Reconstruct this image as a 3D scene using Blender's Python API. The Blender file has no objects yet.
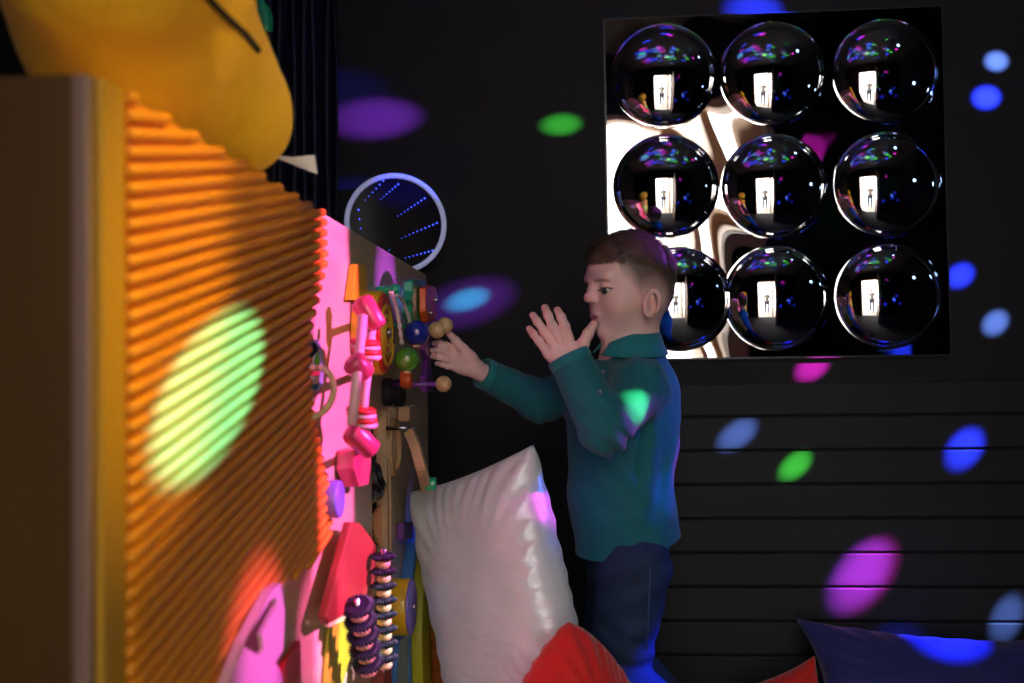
import bpy, bmesh, math, random
import numpy as np
from mathutils import Vector, Matrix, noise as mnoise
R = math.radians
random.seed(7); RNG = np.random.default_rng(5)
SC = bpy.context.scene; COL = SC.collection
CZ = 0.80                      # camera height above the floor
F_PX = 1024*35/36

# ------------------------------------------------------------------ camera
cd = bpy.data.cameras.new('camera'); cam = bpy.data.objects.new('camera', cd); COL.objects.link(cam)
cd.sensor_width = 36; cd.lens = 35; cd.clip_start = 0.02
YAW, PITCH, ROLL = math.atan(71/F_PX), math.atan(28.5/F_PX), R(-0.8)
fwd = Vector((-math.sin(YAW)*math.cos(PITCH), math.cos(YAW)*math.cos(PITCH), math.sin(PITCH)))
CAMROT = fwd.to_track_quat('-Z', 'Y').to_matrix() @ Matrix.Rotation(ROLL, 3, 'Z')
cam.matrix_world = Matrix.Translation((0, 0, CZ)) @ CAMROT.to_4x4()
cd.dof.use_dof = True; cd.dof.focus_distance = 1.72; cd.dof.aperture_fstop = 3.4
SC.camera = cam

def ray(px, py):
    return CAMROT @ Vector(((px-512)/F_PX, -(py-341.5)/F_PX, -1))
def P(px, py, Y):              # the point at real depth Y along the room
    d = ray(px, py); return Vector((0, 0, CZ)) + d*(Y/d.y)
PX0 = -0.33                    # plane of the activity panel's face
def F(px, py, out=0.0):        # the point standing `out` metres proud of the panel
    d = ray(px, py); return Vector((0, 0, CZ)) + d*((PX0+out)/d.x)

# ------------------------------------------------------------------ materials
def sock(n, k, v):
    if k in n.inputs: n.inputs[k].default_value = v
def M(name, c, rough=.5, metal=0, bump=None, vary=None, coat=0, sheen=0, sss=0, trans=0, emit=None, attr=None, wave=None, aniso=0, spec=.5):
    m = bpy.data.materials.new(name); m.use_nodes = True; nt = m.node_tree; b = nt.nodes['Principled BSDF']
    sock(b, 'Base Color', (*c, 1)); sock(b, 'Roughness', rough); sock(b, 'Metallic', metal); sock(b, 'Coat Weight', coat)
    sock(b, 'Sheen Weight', sheen); sock(b, 'Subsurface Weight', sss); sock(b, 'Transmission Weight', trans); sock(b, 'Specular IOR Level', spec)
    if sss: sock(b, 'Subsurface Radius', (.012, .004, .002)); sock(b, 'Subsurface Scale', 1.0)
    if emit: sock(b, 'Emission Color', (*emit[0], 1)); sock(b, 'Emission Strength', emit[1])
    tc = nt.nodes.new('ShaderNodeTexCoord')
    if attr:
        a = nt.nodes.new('ShaderNodeAttribute'); a.attribute_name = attr; nt.links.new(a.outputs['Color'], b.inputs['Base Color'])
    if vary or wave:
        sc_, amt, stretch = vary or wave
        mp = nt.nodes.new('ShaderNodeMapping'); mp.inputs['Scale'].default_value = stretch
        nt.links.new(tc.outputs['Object'], mp.inputs[0])
        if wave:
            t = nt.nodes.new('ShaderNodeTexWave'); t.inputs['Scale'].default_value = sc_; t.inputs['Distortion'].default_value = 6; t.inputs['Detail'].default_value = 3; o = t.outputs['Color']
        else:
            t = nt.nodes.new('ShaderNodeTexNoise'); t.inputs['Scale'].default_value = sc_; t.inputs['Detail'].default_value = 5; o = t.outputs['Fac']
        nt.links.new(mp.outputs[0], t.inputs['Vector'])
        r = nt.nodes.new('ShaderNodeValToRGB')
        r.color_ramp.elements[0].position = .3; r.color_ramp.elements[1].position = .7
        r.color_ramp.elements[0].color = (*[x*(1-amt) for x in c], 1); r.color_ramp.elements[1].color = (*[min(1, x*(1+amt*.6)) for x in c], 1)
        nt.links.new(o, r.inputs[0]); nt.links.new(r.outputs[0], b.inputs['Base Color'])
    if bump:
        sc_, st, dist = bump[:3]
        t = nt.nodes.new('ShaderNodeTexNoise'); t.inputs['Scale'].default_value = sc_; t.inputs['Detail'].default_value = 4
        mp = nt.nodes.new('ShaderNodeMapping'); mp.inputs['Scale'].default_value = bump[3] if len(bump) > 3 else (1, 1, 1)
        nt.links.new(tc.outputs['Object'], mp.inputs[0]); nt.links.new(mp.outputs[0], t.inputs['Vector'])
        bp = nt.nodes.new('ShaderNodeBump'); bp.inputs['Strength'].default_value = st; bp.inputs['Distance'].default_value = dist
        nt.links.new(t.outputs['Fac'], bp.inputs['Height']); nt.links.new(bp.outputs[0], b.inputs['Normal'])
    return m
m_black = M('black_wall_paint', (.0056, .0056, .0066), .78, bump=(60, .15, .002), vary=(3, .25, (1, 1, 1)))
m_board = M('charcoal_boards', (.0068, .0068, .0076), .7, bump=(30, .25, .002, (.15, 1, 1)), vary=(5, .25, (.2, 1, 6)))
m_ceil = M('dark_ceiling_paint', (.09, .09, .095), .8, bump=(40, .2, .002))
m_floor = M('dark_carpet', (.02, .02, .025), .95, bump=(400, .5, .003))
m_outside = M('pale_outdoor_paving', (.55, .52, .47), .8, vary=(2, .15, (1, 1, 1)))
m_mirror = M('mirror_sheet', (.93, .93, .94), .012, 1)
m_edge = M('mirror_panel_edge', (.03, .03, .035), .3)
m_wood = M('birch_ply', (.68, .46, .25), .38, wave=(2.2, .18, (1, .6, 6)), coat=.25)
m_panel = M('varnished_panel', (.74, .55, .32), .34, wave=(1.6, .10, (1, .5, 5)), coat=.5, bump=(8, .12, .004))
m_woodend = M('shaded_brown_wood', (.080, .036, .004), .6, vary=(14, .25, (1, 1, .25)))  # brown taken dark to carry the shade on the cabinet side
m_edgeband = M('pale_edge_banding', (.24, .15, .12), .5)
m_yframe = M('yellow_painted_frame', (.50, .28, .008), .5)
m_mat = M('orange_rubber', (.80, .30, .014), .45, bump=(90, .2, .001), vary=(9, .1, (1, 1, 1)))
m_bead = M('natural_bead_wood', (.68, .45, .22), .38, wave=(14, .12, (1, 1, 3)), coat=.3)
m_yel = M('yellow_lacquer', (.85, .55, .01), .35, coat=.4)
m_red = M('red_lacquer', (.65, .02, .015), .4)
m_redwood = M('red_stained_board', (.34, .055, .025), .5, vary=(8, .15, (1, 1, .3)))
m_blue = M('blue_lacquer', (.01, .025, .30), .15, coat=1)
m_green = M('green_lacquer', (.07, .30, .02), .2, coat=1)
m_mint = M('mint_green_lacquer', (.03, .48, .22), .3, coat=.5)
m_orange = M('orange_lacquer', (.85, .12, .01), .3, coat=.5)
m_purple = M('purple_lacquer', (.16, .03, .30), .35, coat=.5)
m_violet = M('violet_lacquer', (.20, .16, .62), .4, coat=.3)
m_lblue = M('light_blue_lacquer', (.08, .28, .72), .35, coat=.5)
m_olive = M('lime_yellow_board', (.50, .46, .02), .45)
m_pink = M('pink_lacquer', (.60, .055, .13), .3, coat=.6)
m_pinkpale = M('pale_pink_wood', (.88, .45, .50), .35, coat=.5)
m_steel = M('steel', (.6, .6, .62), .25, 1)
m_navy = M('navy_spiky_rubber', (.004, .005, .022), .6)
m_bag = M('black_glossy_film', (.012, .012, .014), .12, coat=1, bump=(25, .8, .02))
m_copper = M('copper_foil', (.85, .42, .22), .18, 1, bump=(20, .5, .01))
m_rope = M('white_cord', (.75, .72, .68), .8)
m_hole = M('black_paint', (.01, .01, .01), .6)
m_plush = M('yellow_plush', (.88, .53, .010), .8, sheen=.12, bump=(28, .6, .012, (1, 1, 1)), vary=(6, .10, (1, 1, 1)))
m_blackcord = M('black_piping', (.01, .01, .01), .7)
m_tag = M('white_satin_tag', (.72, .74, .85), .5)
m_tagred = M('printed_tag_grey', (.4, .4, .5), .6)
m_rim = M('white_glow_rim', (.78, .80, .88), .35, emit=((.45, .5, 1.), .18))  # faint blue glow put into the rim itself
m_drum = M('grey_blue_plastic', (.18, .22, .32), .4)
m_dglass = M('dark_mirror_glass', (.002, .002, .009), .12, .0, spec=.08)
m_led = M('blue_led', (.0, .0, .1), .4, emit=((.05, .09, 1.), 2.2))
m_satin = M('silver_satin', (.77, .84, .89), .31, .1, sheen=.4, bump=(14, .8, .009, (.6, .6, 1.3)))
m_redc = M('red_cushion_fabric', (.62, .008, .004), .8, sheen=.3, bump=(200, .2, .002))
m_navyc = M('navy_cushion_fabric', (.010, .012, .11), .75, sheen=.2, bump=(200, .2, .002))
m_orangec = M('rust_cushion_fabric', (.40, .10, .012), .8, bump=(200, .2, .002))
m_curtain = M('dark_blue_shiny_curtain', (.004, .005, .03), .6)
m_skin = M('skin', (.8, .5, .4), .48, attr='tint', sss=.15, bump=(240, .06, .001))
m_hair = M('brown_hair', (.085, .045, .024), .45, attr='tint')
m_eyew = M('eye_white', (.7, .68, .66), .15, coat=1)
m_iris = M('dark_iris', (.03, .035, .045), .1, coat=1)
m_shirt = M('teal_jersey', (.001, .125, .145), .85, sheen=.10, bump=(14, .45, .010, (1, 1, .6)))
m_cuff = M('teal_ribbing', (.003, .18, .195), .8, sheen=.15)
m_btn = M('navy_button', (.01, .02, .12), .3)
m_jean = M('dark_denim', (.008, .026, .075), .85, bump=(22, .5, .008), vary=(30, .3, (1, 1, 1)))
m_seam = M('denim_stitching', (.04, .09, .2), .8)
m_frame = M('brown_door_wood', (.46, .28, .17), .5, wave=(2, .2, (1, 1, .2)))
m_beige = M('beige_hall_paint', (.42, .29, .20), .6, vary=(3, .2, (1, 1, .3)))
m_proj = M('black_lamp_plastic', (.02, .02, .02), .4)

# ------------------------------------------------------------------ object helpers
def setp(o, label=None, cat=None, group=None, kind=None):
    if label: o['label'] = label
    if cat: o['category'] = cat
    if group: o['group'] = group
    if kind: o['kind'] = kind
    return o
def thing(name, loc, label, cat, group=None):
    o = bpy.data.objects.new(name, None); COL.objects.link(o); o.empty_display_size = .02
    o.location = loc; return setp(o, label, cat, group)
def link(name, me, mat, parent=None, smooth=False, bevel=0):
    o = bpy.data.objects.new(name, me); COL.objects.link(o)
    for mm in (mat if isinstance(mat, (list, tuple)) else [mat]): me.materials.append(mm)
    if parent:
        o.parent = parent; me.transform(Matrix.Translation(-parent_world(parent)))
    if smooth:
        for p in me.polygons: p.use_smooth = True
    if bevel:
        bv = o.modifiers.new('bevel', 'BEVEL'); bv.width = bevel; bv.segments = 2; bv.limit_method = 'ANGLE'
    return o
def parent_world(o):
    v = Vector(o.location)
    while o.parent: o = o.parent; v = v + Vector(o.location)
    return v
def obj(name, bm, mat, parent=None, smooth=False, bevel=0):
    bmesh.ops.recalc_face_normals(bm, faces=bm.faces)
    me = bpy.data.meshes.new(name); bm.to_mesh(me); bm.free()
    return link(name, me, mat, parent, smooth, bevel)
def top(name, bm, mat, label, cat, group=None, smooth=False, bevel=0):
    return setp(obj(name, bm, mat, None, smooth, bevel), label, cat, group)
def struct(name, bm, mat, bevel=0):
    return setp(obj(name, bm, mat, None, False, bevel), kind='structure')
def box(bm, a, b):
    v = [bm.verts.new((x, y, z)) for x in (a[0], b[0]) for y in (a[1], b[1]) for z in (a[2], b[2])]
    for f in ((0, 1, 3, 2), (4, 6, 7, 5), (0, 4, 5, 1), (2, 3, 7, 6), (0, 2, 6, 4), (1, 5, 7, 3)): bm.faces.new([v[i] for i in f])
    return v
def BM(): return bmesh.new()
def boxm(a, b): bm = BM(); box(bm, a, b); return bm
def basis(ax):
    a = Vector(ax).normalized(); t = Vector((0, 0, 1)) if abs(a.z) < .9 else Vector((1, 0, 0))
    u = t.cross(a).normalized(); return a, u, a.cross(u)
def lathe(bm, O, ax, prof, n=32, close=True):
    a, u, w = basis(ax); O = Vector(O); rings = []
    for r, h in prof:
        if r < 1e-6: rings.append([bm.verts.new(O + a*h)])
        else: rings.append([bm.verts.new(O + a*h + (u*math.cos(2*math.pi*k/n) + w*math.sin(2*math.pi*k/n))*r) for k in range(n)])
    for A, B in zip(rings, rings[1:]):
        for k in range(n):
            j = (k+1) % n
            if len(A) == 1 and len(B) > 1: bm.faces.new((A[0], B[k], B[j]))
            elif len(B) == 1 and len(A) > 1: bm.faces.new((A[k], B[0], A[j]))
            elif len(A) > 1: bm.faces.new((A[k], B[k], B[j], A[j]))
    return rings
def rcyl(bm, O, ax, r, h, c=.003, n=32):       # cylinder with rounded rims
    pr = [(0, 0), (r-c, 0), (r-c*.3, c*.3), (r, c), (r, h-c), (r-c*.3, h-c*.3), (r-c, h), (0, h)]
    lathe(bm, O, ax, pr, n)
def ball(bm, O, r, ax=(0, 0, 1), n=28, sq=1.0):
    lathe(bm, O, ax, [(r*math.sin(math.pi*i/16), -r*sq*math.cos(math.pi*i/16)) for i in range(17)], n)
def tube(bm, pts, rad, n=10):
    pts = [Vector(p) for p in pts]; rs = rad if isinstance(rad, (list, tuple)) else [rad]*len(pts)
    prev = None; rings = []
    for i, p in enumerate(pts):
        t = (pts[min(i+1, len(pts)-1)] - pts[max(i-1, 0)]).normalized()
        if prev is None: _, u, _ = basis(t)
        else: u = (prev - t*prev.dot(t)).normalized()
        prev = u; w = t.cross(u)
        rings.append([bm.verts.new(p + (u*math.cos(2*math.pi*k/n)+w*math.sin(2*math.pi*k/n))*rs[i]) for k in range(n)])
    for A, B in zip(rings, rings[1:]):
        for k in range(n): bm.faces.new((A[k], A[(k+1) % n], B[(k+1) % n], B[k]))
    bm.faces.new(rings[0][::-1]); bm.faces.new(rings[-1])
def prism(bm, pts, off):
    pts = [Vector(p) for p in pts]; off = Vector(off)
    A = [bm.verts.new(p) for p in pts]; B = [bm.verts.new(p+off) for p in pts]; n = len(A)
    bm.faces.new(A[::-1]); bm.faces.new(B)
    for i in range(n): bm.faces.new((A[i], A[(i+1) % n], B[(i+1) % n], B[i]))
def pprism(bm, px, o0, o1):                    # outline whose outer face lies o1 proud of the panel
    prism(bm, [F(x, y, o1) for x, y in px], (o0-o1, 0, 0))
def smooth_curve(pts, n=8):
    pts = [Vector(p) for p in pts]; out = []
    for i in range(len(pts)-1):
        p0, p1, p2, p3 = pts[max(i-1, 0)], pts[i], pts[i+1], pts[min(i+2, len(pts)-1)]
        for k in range(n):
            t = k/n
            out.append(.5*((2*p1)+(-p0+p2)*t+(2*p0-5*p1+4*p2-p3)*t*t+(-p0+3*p1-3*p2+p3)*t**3))
    return out+[pts[-1]]

# ------------------------------------------------------------------ organic surfaces: blended solids meshed as one skin
class Cone:
    def __init__(s, a, b, ra, rb=None, k=.01, flat=False, sub=False, sq=None):
        s.a = np.array(a, float); s.b = np.array(b, float); s.ra = ra; s.rb = ra if rb is None else rb; s.k = k; s.flat = flat; s.sub = sub
        s.sq = sq                              # (direction, factor): flattened along a direction
        m = max(s.ra, s.rb)*1.4; s.lo = np.minimum(s.a, s.b)-m; s.hi = np.maximum(s.a, s.b)+m
        s.L2 = max(1e-12, float((s.b-s.a) @ (s.b-s.a)))
    def __call__(s, p):
        q = p - s.a; ba = s.b-s.a; t = np.clip(q @ ba/s.L2, 0, 1)
        e = q - t[:, None]*ba
        if s.sq is not None:
            d = np.array(s.sq[0], float); d /= np.linalg.norm(d); e = e + np.outer(e @ d, d)*(s.sq[1]-1)
        D = np.sqrt((e*e).sum(1)) - (s.ra+(s.rb-s.ra)*t)
        if s.flat: n = ba/math.sqrt(s.L2); D = np.maximum(D, (p-s.b) @ n)
        return D
class Ell:
    def __init__(s, c, r, rot=None, k=.01, sub=False):
        s.c = np.array(c, float); s.r = np.array(r, float); s.R = np.array(rot if rot is not None else np.eye(3), float); s.k = k; s.sub = sub; s.flat = False
        m = s.r.max()*1.15; s.lo = s.c-m; s.hi = s.c+m
    def __call__(s, p):
        q = (p-s.c) @ s.R; u = q/s.r; k0 = np.sqrt((u*u).sum(1)); v = u/s.r; k1 = np.sqrt((v*v).sum(1))+1e-9
        return k0*(k0-1)/k1
def smin(a, b, k):
    h = np.maximum(k-np.abs(a-b), 0)/k; return np.minimum(a, b)-h*h*k*.25
def evald(prims, p, post=None):
    D = np.full(len(p), 1.0)
    for q in prims:
        d = q(p)
        D = -smin(-D, d, q.k) if q.sub else smin(D, d, q.k)
    if post: D = post(p, D)
    return D
def sdf_mesh(prims, vox, post=None, B=14):
    lo = np.min([q.lo for q in prims if not q.sub], 0)-3*vox; hi = np.max([q.hi for q in prims if not q.sub], 0)+3*vox
    nb = np.ceil((hi-lo)/(vox*B)).astype(int)
    gi = np.stack(np.meshgrid(*[np.arange(n) for n in nb], indexing='ij'), -1).reshape(-1, 3)
    ctr = lo+(gi+.5)*vox*B; h = vox*B*.5*math.sqrt(3)
    Dc = evald(prims, ctr); gi = gi[np.abs(Dc) < h*1.7+.006]; S = nb*B+2
    ax = np.arange(B+1); off = np.stack(np.meshgrid(ax, ax, ax, indexing='ij'), -1).reshape(-1, 3)
    ec = [(0, 1), (2, 3), (4, 5), (6, 7), (0, 2), (1, 3), (4, 6), (5, 7), (0, 4), (1, 5), (2, 6), (3, 7)]
    cor = np.array([(i, j, k) for i in (0, 1) for j in (0, 1) for k in (0, 1)])
    K, V, Q = [], [], []
    key = lambda I: (I[..., 0]*S[1]+I[..., 1])*S[2]+I[..., 2]
    for g in gi:
        c = lo+(g+.5)*vox*B; use = [q for q in prims if q(c[None])[0] < h*1.7+q.k*2+.012]
        if not any(not q.sub for q in use): continue
        I = g*B+off; D = evald(use, lo+I*vox, post).reshape(B+1, B+1, B+1)
        neg = D < 0
        if neg.all() or not neg.any(): continue
        C = np.stack([D[a:a+B, b:b+B, c_:c_+B] for a, b, c_ in cor], -1); N = C < 0; act = N.any(-1) & ~N.all(-1)
        ci = np.argwhere(act); Ca = C[act]; num = np.zeros((len(ci), 3)); cnt = np.zeros(len(ci))
        for a, b in ec:
            da, db = Ca[:, a], Ca[:, b]; x = (da < 0) != (db < 0); t = np.where(x, da/np.where(x, da-db, 1), 0)
            num += (cor[a]+(cor[b]-cor[a])*t[:, None])*x[:, None]; cnt += x
        G = g*B+ci; K.append(key(G)); V.append(lo+(G+num/cnt[:, None])*vox)
        for axn in range(3):
            s = [slice(0, B)]*3; s2 = list(s); s2[axn] = slice(1, B+1)
            e = neg[tuple(s)] != neg[tuple(s2)]; E = np.argwhere(e)
            if not len(E): continue
            fl = neg[tuple(s)][e]; E = E+g*B; u = np.zeros(3, int); w = np.zeros(3, int); u[(axn+1) % 3] = 1; w[(axn+2) % 3] = 1
            q = np.stack([key(E-u-w), key(E-w), key(E), key(E-u)], -1); q[~fl] = q[~fl][:, ::-1]; Q.append(q)
    K = np.concatenate(K); V = np.concatenate(V); Q = np.concatenate(Q)
    o = np.argsort(K); K = K[o]; V = V[o]; J = np.clip(np.searchsorted(K, Q), 0, len(K)-1)
    ok = (K[J] == Q).all(1); J = J[ok]
    me = bpy.data.meshes.new('surface'); me.vertices.add(len(V)); me.vertices.foreach_set('co', V.ravel())
    me.loops.add(J.size); me.loops.foreach_set('vertex_index', J.ravel().astype(np.int32))
    me.polygons.add(len(J)); me.polygons.foreach_set('loop_start', np.arange(0, J.size, 4, dtype=np.int32))
    me.polygons.foreach_set('loop_total', np.full(len(J), 4, dtype=np.int32)); me.update(calc_edges=True); me.validate()
    for p in me.polygons: p.use_smooth = True
    return me
def tint(me, fn):
    n = len(me.vertices); co = np.empty(n*3); me.vertices.foreach_get('co', co); c = fn(co.reshape(-1, 3))
    a = me.color_attributes.new('tint', 'FLOAT_COLOR', 'POINT'); a.data.foreach_set('color', np.concatenate([c, np.ones((n, 1))], 1).ravel())

# ------------------------------------------------------------------ THE ROOM
WY = 2.25                                                  # face of the back wall
XL, XR, YR, ZT = -1.45, 2.0, -0.6, 2.55
struct('wall_back', boxm((XL-.1, WY, 0), (XR+.1, WY+.1, ZT)), m_black)
struct('wall_left', boxm((XL-.1, YR-.1, 0), (XL, WY, ZT)), m_black)
struct('wall_right', boxm((XR, YR-.1, 0), (XR+.1, WY, ZT)), m_black)
DX0, DX1, DZ = -.22, .78, CZ+1.28
bm = BM(); box(bm, (XL, YR-.1, 0), (DX0, YR, ZT)); box(bm, (DX1, YR-.1, 0), (XR, YR, ZT)); box(bm, (DX0, YR-.1, DZ), (DX1, YR, ZT))
struct('wall_front', bm, m_black)
struct('floor', boxm((XL-.1, YR-.1, -.1), (XR+.1, WY+.1, 0)), m_floor)
struct('ceiling', boxm((XL-.1, YR-.1, ZT), (XR+.1, WY+.1, ZT+.1)), m_ceil)
struct('floor_outside', boxm((-3, -6, -.12), (4, YR-.1, -.02)), m_outside)
struct('wall_outside', boxm((.60, -2.2, 0), (.66, YR-.12, 2.6)), m_beige)
bm = BM(); box(bm, (DX0, YR-.11, 0), (DX0+.04, YR+.012, DZ)); box(bm, (DX1-.04, YR-.11, 0), (DX1, YR+.012, DZ)); box(bm, (DX0, YR-.11, DZ-.04), (DX1, YR+.012, DZ))
struct('trim_1', bm, m_frame, .003)
# open door leaf folded into the room on its right-hand hinge
bm = BM(); v = box(bm, (0, 0, .01), (.045, .9, DZ-.05)); box(bm, (-.006, .12, .2), (0, .78, .95)); box(bm, (-.006, .12, 1.1), (0, .78, 1.9))
dl = setp(obj('door_1', bm, m_frame, None, bevel=.004), kind='structure'); dl.location = (DX1+.01, YR+.015, 0); dl.rotation_euler = (0, 0, R(8))
bm = BM(); tube(bm, [(-.006, .84, 1.02), (-.05, .84, 1.02), (-.05, .74, 1.02)], .008); o = obj('door_handle', bm, m_steel, None, True); o.parent = dl
# horizontal board cladding on the lower back wall
bm = BM(); z1 = P(800, 383, WY).z; pitch = .0748; k = 0
while z1-k*pitch > 0:
    za = max(0.001, z1-(k+1)*pitch+.005); box(bm, (.0, WY-.014, za), (XR-.001, WY-.0005, z1-k*pitch)); k += 1
struct('wall_cladding', bm, m_board, .0025)

# ------------------------------------------------------------------ bubble mirror: one panel, nine domes
cen = [(664, 75), (773, 73), (887, 71), (666, 186), (775, 186), (888, 184), (679, 299), (777, 298), (890, 296)]
a = P(605, 20, WY-.02); b = P(950, 354, WY-.02); Ym = WY-.022
mp_ = thing('bubble_mirror', ((a.x+b.x)/2, Ym, (a.z+b.z)/2), 'square mirrored wall panel with nine bulging domes behind the boy', 'mirror')
def sheet_y(x, z): return .0011*math.sin(x*15+z*7+1)+.0008*math.sin(z*13-x*9)+.00022*math.sin(x*40+z*23)
bm = BM(); n = 130; g = []
for j in range(n+1):
    row = []
    for i in range(n+1):
        x = a.x+(b.x-a.x)*i/n; z = b.z+(a.z-b.z)*j/n; row.append(bm.verts.new((x, Ym+sheet_y(x, z), z)))
    g.append(row)
for j in range(n):
    for i in range(n): bm.faces.new((g[j][i], g[j][i+1], g[j+1][i+1], g[j+1][i]))
for f in bm.faces:
    if f.normal.y > 0: f.normal_flip()
me = bpy.data.meshes.new('sheet'); bm.to_mesh(me); bm.free(); link('mirror_sheet', me, m_mirror, mp_, True)
obj('backing_board', boxm((a.x-.004, Ym+.004, b.z-.004), (b.x+.004, WY-.0005, a.z+.004)), m_edge, mp_)
RD = .113; prof = []; hgt = 0; N_ = 60; last = 0
rs = [RD*1.04*i/N_ for i in range(N_+1)]
def slope(r):
    if r < .078: return math.asin(r/.245)
    if r < .107: return math.asin(.078/.245)+(R(50)-math.asin(.078/.245))*((r-.078)/.029)**1.6
    return R(50)*max(0, 1-(r-.107)/(RD*1.04-.107))
hh = [0]
for i in range(N_): hh.append(hh[-1]+math.tan(slope((rs[i]+rs[i+1])/2))*(rs[i+1]-rs[i]))
for i, (cx, cy) in enumerate(cen):
    c = P(cx, cy, WY-.03); bm = BM()
    lathe(bm, (c.x, Ym-.0015-hh[-1], c.z), (0, 1, 0), [(r, h) for r, h in zip(rs, hh)], 72)
    obj('dome', bm, m_mirror, mp_, True)

# ------------------------------------------------------------------ curtain in the back left corner
bm = BM(); A = P(180, 300, 2.2).x; Bx = P(343, 300, 2.2).x; row0 = None
ys = 150
vs = []
for i in range(ys+1):
    x = A+(Bx-A)*i/ys; y = 2.19+.022*math.sin(i*.62)+.012*math.sin(i*.23+1)
    vs.append([bm.verts.new((x+.004*math.sin(k*2+i*.3), y+.006*math.sin(k*1.3+i*.21), .02+(ZT-.04)*k/12)) for k in range(13)])
for i in range(ys):
    for k in range(12): bm.faces.new((vs[i][k], vs[i+1][k], vs[i+1][k+1], vs[i][k+1]))
top('curtain', bm, m_curtain, 'shiny dark blue curtain hanging in the back left corner of the room', 'curtain', smooth=True)
o = bpy.data.objects['curtain']; sm = o.modifiers.new('thick', 'SOLIDIFY'); sm.thickness = .003

# ------------------------------------------------------------------ the big wooden activity unit
YN, YF, UTZ = F(91, 300).y, F(426.5, 300).y, F(260, 176).z
U = thing('activity_unit', (-.6, (YN+YF)/2, 0), 'big wooden play unit with a ribbed and toy covered face', 'play unit')
# face panel with an opening (the recess)
ra, rb = F(371, 412), F(388, 560); y0, y1, z0, z1r = ra.y, rb.y, rb.z, ra.z
T = .018
bm = BM()
for (ya, yb, za, zb) in ((YN+.012, y0, .0, UTZ), (y1, YF, 0, UTZ), (y0, y1, z1r, UTZ), (y0, y1, 0, z0)): box(bm, (PX0-T, ya, za), (PX0, yb, zb))
obj('face_panel', bm, m_panel, U)
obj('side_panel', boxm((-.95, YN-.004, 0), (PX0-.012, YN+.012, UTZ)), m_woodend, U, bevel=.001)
obj('edge_strip', boxm((PX0-.012, YN-.005, 0), (PX0+.001, YN+.006, UTZ)), m_edgeband, U, bevel=.003)
obj('front_frame', boxm((PX0, YN+.004, 0), (PX0+.006, F(118, 300).y, UTZ)), m_yframe, U, bevel=.002)
obj('top_board', boxm((-.95, YN+.013, UTZ-.02), (PX0-T-.001, YF, UTZ)), m_wood, U, bevel=.001)
obj('end_panel', boxm((-.95, YF-.018, 0), (PX0-T-.001, YF, UTZ-.021)), m_wood, U)
bm = BM(); box(bm, (-.62, y0-.01, z0-.02), (-.61, y1+.01, z1r+.02)); box(bm, (-.61, y0-.02, z0-.02), (PX0-T-.001, y0-.01, z1r+.02)); box(bm, (-.61, y1+.01, z0-.02), (PX0-T-.001, y1+.02, z1r+.02)); box(bm, (-.61, y0-.01, z0-.02), (PX0-T-.001, y1+.01, z0-.01))
obj('recess_box', bm, m_hole, U)
e0, e1 = F(387.5, 405, .0), F(391.5, 566, 0)
obj('upright_fin', boxm((PX0+.001, y1, F(390, 566, .02).z), (PX0+.006, y1+.007, F(390, 404, .02).z)), m_wood, U, bevel=.002)

# ribbed orange mat
mo = [(118, 86), (160, 116), (200, 143), (240, 170), (280, 196), (320, 222), (321, 262), (314, 292), (306, 325), (304, 370), (308, 415), (316, 455), (323, 485), (326, 512), (325, 535), (317, 553), (302, 567), (286, 578), (272, 596), (258, 630), (244, 683), (232, 760), (118, 760)]
mp2 = [(F(x, y).y, F(x, y).z) for x, y in mo]
mp2[0] = (F(118, 300).y+.001, UTZ-.002)
for i in range(1, 6): mp2[i] = (mp2[i][0], UTZ-.002)
bm = BM(); prism(bm, [(PX0+.0005, y, z) for y, z in mp2], (.003, 0, 0))
th = math.atan((370-146)/F_PX); du = Vector((math.cos(th), math.sin(th))); dv = Vector((-math.sin(th), math.cos(th)))
poly = [Vector(p) for p in mp2]; pitch = .01285; us = [p.dot(dv) for p in poly]; w = min(us)
while w < max(us):
    xs = []
    for i in range(len(poly)):
        A_, B_ = poly[i], poly[(i+1) % len(poly)]; da, db = A_.dot(dv)-w, B_.dot(dv)-w
        if (da < 0) != (db < 0): xs.append((A_+(B_-A_)*(da/(da-db))).dot(du))
    xs.sort()
    for s0, s1 in zip(xs[::2], xs[1::2]):
        if s1-s0 < .012: continue
        pts, rr = [], []
        nseg = max(6, int((s1-s0)/.02))
        for i in range(nseg+1):
            s = s0+.004+(s1-s0-.008)*i/nseg; q = du*s+dv*w; pts.append((PX0+.0058, q.x, q.y)); rr.append(pitch*.40)
        pts = [(PX0+.0055, *(du*(s0+.001)+dv*w))]+pts+[(PX0+.0055, *(du*(s1-.001)+dv*w))]; rr = [pitch*.25]+rr+[pitch*.25]
        tube(bm, pts, rr, 12)
    w += pitch
top('ribbed_mat', bm, m_mat, 'orange rubber mat with slanting ribs fixed to the near half of the play unit', 'mat', smooth=False)
o = bpy.data.objects['ribbed_mat']
for p in o.data.polygons: p.use_smooth = len(p.vertices) == 4

# ------------------------------------------------------------------ toys along the panel
AX = (1, 0, 0)
def disc(name, px, py, rpx, th, mat, out=0, parent=None, c=.003):
    p = F(px, py, out+th); r = rpx/F_PX*p.y; bm = BM(); rcyl(bm, (PX0+out, p.y, p.z), AX, r, th, c, 48); return bm, p, r
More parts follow.
